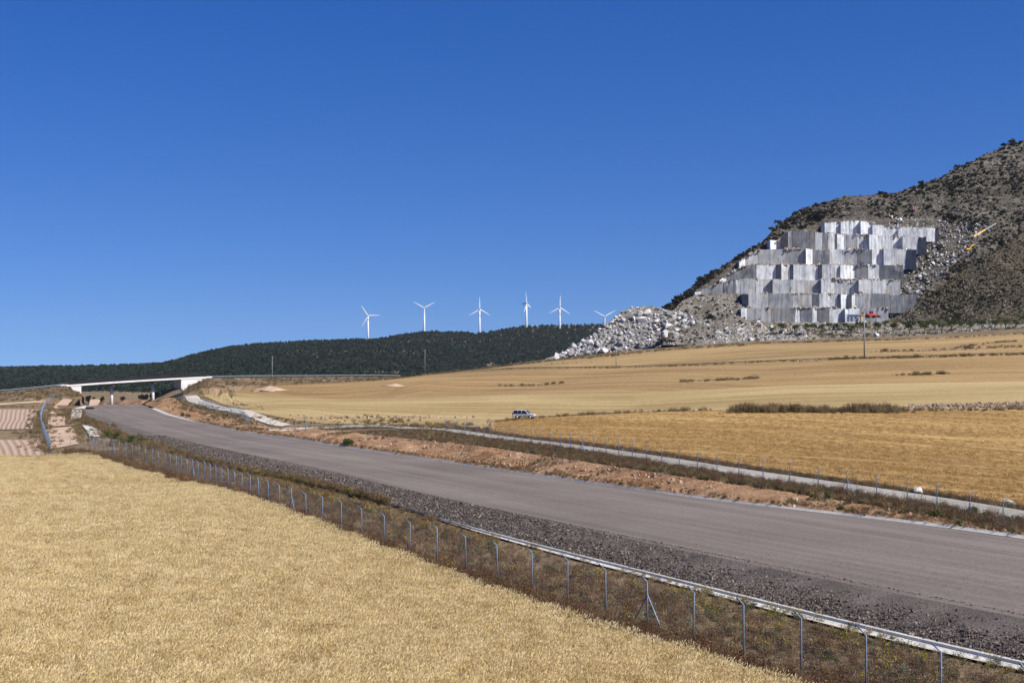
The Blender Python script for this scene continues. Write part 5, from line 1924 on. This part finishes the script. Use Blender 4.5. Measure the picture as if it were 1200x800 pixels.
lines = [  # chain, width, per metre, scale
    ([(868, 483), (950, 483), (1040, 483)], 1.6, 10, (1.2, 2.1)),
    ([(850, 483.5), (1060, 483)], 2.2, 3, (.7, 1.3)),
    ([(628, 490), (680, 487), (740, 484)], .8, 3.2, (.5, 1.1)),
    ([(582, 495), (628, 490.5)], 1.0, 3, (.4, .8)),
    ([(735, 483.5), (868, 481.5)], .8, 1.6, (.4, .9)),
    ([(1040, 482), (1200, 480.5), (1400, 477)], 1.2, 2.2, (.6, 1.2)),
    ([(590, 452.5), (622, 452), (660, 449.5)], 1.2, 2.4, (.7, 1.5)),
    ([(793, 447.5), (835, 446.5), (884, 444)], 1.2, 2.4, (.8, 1.6)),
    ([(1048, 440), (1080, 439.5), (1112, 438.5)], 1.2, 2.6, (.8, 1.8)),
    ([(872, 425), (930, 424)], .7, 1.0, (.5, 1.0)),
    ([(965, 422), (1010, 420.5), (1080, 419), (1200, 415.5), (1330, 411)], 1.1, 3.0, (.8, 1.6)),
    ([(590, 433), (660, 431.5), (740, 431), (860, 426.5), (935, 423.5)], .9, 1.5, (.5, 1.1)),
    ([(1030, 412), (1080, 411.5), (1120, 409), (1200, 407)], 1.4, 1.8, (.7, 1.4)),
    ([(1120, 408), (1160, 402.5), (1200, 399.5)], .8, 1.6, (.6, 1.2)),
    ([(460, 441), (520, 437), (600, 428), (660, 421), (700, 418.5), (770, 411), (880, 404)], 4.0, 3.2, (.5, 1.5)),
    ([(880, 403), (960, 401), (1040, 399), (1120, 396), (1200, 391.5), (1300, 388)], 1.6, 2.4, (.5, 1.2)),
    ([(330, 451), (380, 448.5), (430, 446), (470, 443)], 2.5, 1.2, (.7, 1.6)),
    ([(340, 487), (400, 489), (470, 488.5), (520, 487.5)], 2.2, 1.6, (.5, 1.2)),
    ([(350, 496), (420, 494), (500, 493)], 3.0, 1.6, (.4, 1.0)),
    ([(345, 505), (370, 500), (400, 504), (440, 501)], 2.6, 6.0, (.5, 1.3)),
    ([(430, 498), (500, 500.5), (570, 505)], 1.5, 3.5, (.4, .9)),
    ([(390, 497), (450, 496), (540, 499)], 3.0, 2.0, (.4, .8)),
    ([(296, 492), (318, 490), (340, 497)], 2.2, 4.0, (.5, 1.3)),
    ([(300, 502), (325, 506), (350, 509)], 2.0, 4.0, (.4, 1.0)),
    ([(214, 472), (232, 480), (262, 488), (290, 499), (310, 506)], 2.0, 4.0, (.5, 1.4)),
    ([(206, 466), (240, 476), (285, 488)], 1.6, 2.6, (.5, 1.2)),
    ([(240, 459), (270, 469), (300, 480)], 1.6, 1.6, (.5, 1.0)),
    ([(0, 477), (60, 474)], 2.5, 1.6, (.6, 1.3)),
    ([(0, 509), (44, 508)], 2.5, 4.0, (.5, 1.2)),
    ([(46, 482), (44, 497), (50, 516), (56, 530)], 1.4, 3.2, (.6, 1.5)),
    ([(79, 484), (79, 492), (88, 500), (92, 512), (98, 521)], .8, 2.6, (.6, 1.2)),
    ([(57, 487), (84, 486)], 1.2, 2.0, (.5, 1.0)),
    ([(57, 501), (86, 499)], 1.0, 2.5, (.5, 1.0)),
    ([(62, 529.5), (100, 526)], 1.0, 3.0, (.4, .9)),
    ([(0, 537.8), (60, 537), (110, 536)], .6, 4.0, (.4, .9)),
    ([(100, 497), (125, 509), (150, 519), (185, 530)], 2.0, 5.0, (.6, 1.6)),
    ([(0, 462), (40, 460), (80, 459)], 4.0, 1.6, (.6, 1.8)),
]
allp, alls = [], []
for ch, w, pm, (s0, s1) in lines:
    if ch[0][0] < 350:
        pm, s0, s1 = pm * .55, s0 * .6, s1 * .62
    q = line_pts(ch, w, pm)
    allp.append(q)
    alls.append(g.uniform(s0, s1, len(q)) * np.clip(.9 + 1.0 * fbm(q[:, 0], q[:, 1], 5, 2), .55, 1.4))
scatter('field_scrub', np.concatenate(allp), bush_src + ALLW[5:7], np.concatenate(alls), seed=31, tilt=.15, label='dry brown scrub lining field edges and tracks', cat='scrub')
# green bushes at the roadside
q = np.concatenate([line_pts([(126, 511), (150, 516), (168, 522)], 1.2, .6), np.array([(float(r_gut(y)) + g.uniform(.3, 1.8), y, float(zroad(y)) + .1) for y in g.uniform(322, 345, 9)]), np.array([(float(r_gut(y)) + g.uniform(.2, .8), y, float(zroad(y)) + .1) for y in g.uniform(186, 190, 5)])])
scatter('green_bushes', q + np.array([0, 0, .1]), green_src, g.uniform(.8, 2.0, len(q)), seed=32)
# rows of picked stones at the field edge
q = np.concatenate([line_pts([(1088, 478), (1130, 476.5), (1200, 475), (1300, 472)], 3.2, 34), line_pts([(1050, 480), (1088, 479.5)], .9, 7), line_pts([(1020, 413.5), (1090, 411.5), (1150, 409)], 1.3, 5),
                    line_pts([(930, 424.3), (962, 422.8)], 1.2, 7), line_pts([(640, 427), (690, 425)], 2, 2), line_pts([(350, 492), (440, 490), (520, 489)], 4, 4)])
MAT['field_stone'] = rand_mat('field_stone', [(0, (.24, .165, .11)), (.5, (.36, .265, .19)), (1, (.48, .385, .30))], fine=2)
fs_src = [source('field_stone_source_%d' % i, rock('field_stone', 690 + i, 10, 1, .8, .7, .3), [MAT['field_stone']]) for i in range(3)]
scatter('stone_rows', q + np.array([0, 0, .15]), fs_src, np.exp(g.normal(math.log(.55), .4, len(q))), seed=33, tilt=.7, label='rows of picked pinkish stones along the field edges', cat='stones')
# scrub on the embankments
E = []
for c_, t_ in ((_cl, _tl), (_cr, _tr)):
    c_, t_ = np.array([tuple(v) for v in c_]), np.array([tuple(v) for v in t_])
    for _ in range(420):
        s, v = random.random(), random.uniform(.02, .95)
        ci = np.array([np.interp(s, np.linspace(0, 1, len(c_)), c_[:, k]) for k in range(3)])
        ti = np.array([np.interp(s, np.linspace(0, 1, len(t_)), t_[:, k]) for k in range(3)])
        E.append(ti * (1 - v) + ci * v)
scatter('embankment_scrub', np.array(E), bush_src + green_src, g.uniform(.4, 1.2, len(E)), None, np.where(g.random(len(E)) < .1, 3, g.integers(0, 3, len(E))), seed=34)
# single stones by the track
for (px_, py_, s, lab) in ((1075.5, 579.5, .85, 'round white boulder beside the service track'), (1183, 594.5, .8, 'flat pale boulder at the track edge near the right'), (731, 529, .5, 'small white stone on the far edge of the track')):
    p = hit(px_, py_)
    o = boulder((p[0], p[1], p[2] + s * .3), s, lab, None)
for (px_, py_, s, lab) in ((462, 452.5, 6.5, 'small pinkish earth mound in the field near the scrub line'), (316, 458, 10, 'low pink earth mound at the top of the left field')):
    p = hit(px_, py_)
    mb = MB()
    n1_, n2_ = 16, 7
    v = []
    for i in range(n2_):
        for j in range(n1_):
            a_ = 6.283 * j / n1_
            r2 = s * .5 * (1 - (i / (n2_ - 1)) ** 1.3) * (1 + .25 * random.uniform(-1, 1)) + .05
            v.append((r2 * math.cos(a_) * 1.3, r2 * math.sin(a_), i / (n2_ - 1) * s * .20 - .2))
    f = [(i * n1_ + j, i * n1_ + (j + 1) % n1_, (i + 1) * n1_ + (j + 1) % n1_, (i + 1) * n1_ + j) for i in range(n2_ - 1) for j in range(n1_)] + [tuple((n2_ - 1) * n1_ + j for j in range(n1_))]
    o = link('earth_mound', mesh('earth_mound', v, f, True), MAT['bare'])
    o.location = p
    tag(o, lab, 'mound')
P = sc_s.pt(g.random(420), g.random(420))
scatter('scree_scrub', P, scrub_src, g.uniform(.3, .9, len(P)), seed=36)
k = 2600
P = ap_s.pt((g.uniform(880, 1320, k) - 640) / 680, g.random(k))
scatter('orchard_scrub', P, bush_src + green_src + olive_src, np.exp(g.normal(-.3, .4, k)), None, g.choice(6, k, p=[.12, .12, .12, .10, .27, .27]), seed=37)
# crest bushes
P = hill_s.pt(np.concatenate([g.uniform(.05, .58, 70), np.array([(1187 - 776) / 744, (1176 - 776) / 744, (1122 - 776) / 744, (1080 - 776) / 744, (912 - 776) / 744, (906 - 776) / 744])]), np.concatenate([g.uniform(.93, 1, 70), np.full(6, .995)]))
scatter('crest_bushes', P + np.array([0, 0, .3]), scrub_src, np.concatenate([g.uniform(.4, 1.3, 70), [3.4, 2.6, 2.4, 2.2, 2.4, 2.8]]), seed=35)

# ------------------------------------------------------------------ the hazy air
hz = bpy.data.materials.new('hazy_air')
hz.use_nodes = True
hz.node_tree.nodes.clear()
ho = hz.node_tree.nodes.new('ShaderNodeOutputMaterial')
pv = hz.node_tree.nodes.new('ShaderNodeVolumePrincipled')
pv.inputs['Color'].default_value = (.80, .88, 1.0, 1)
pv.inputs['Density'].default_value = 2.4e-5
pv.inputs['Anisotropy'].default_value = .2
hz.node_tree.links.new(pv.outputs[0], ho.inputs['Volume'])
tag(MB().box((0, 0, 100), (14300, 14300, 330)).build('haze', hz), kind='stuff')
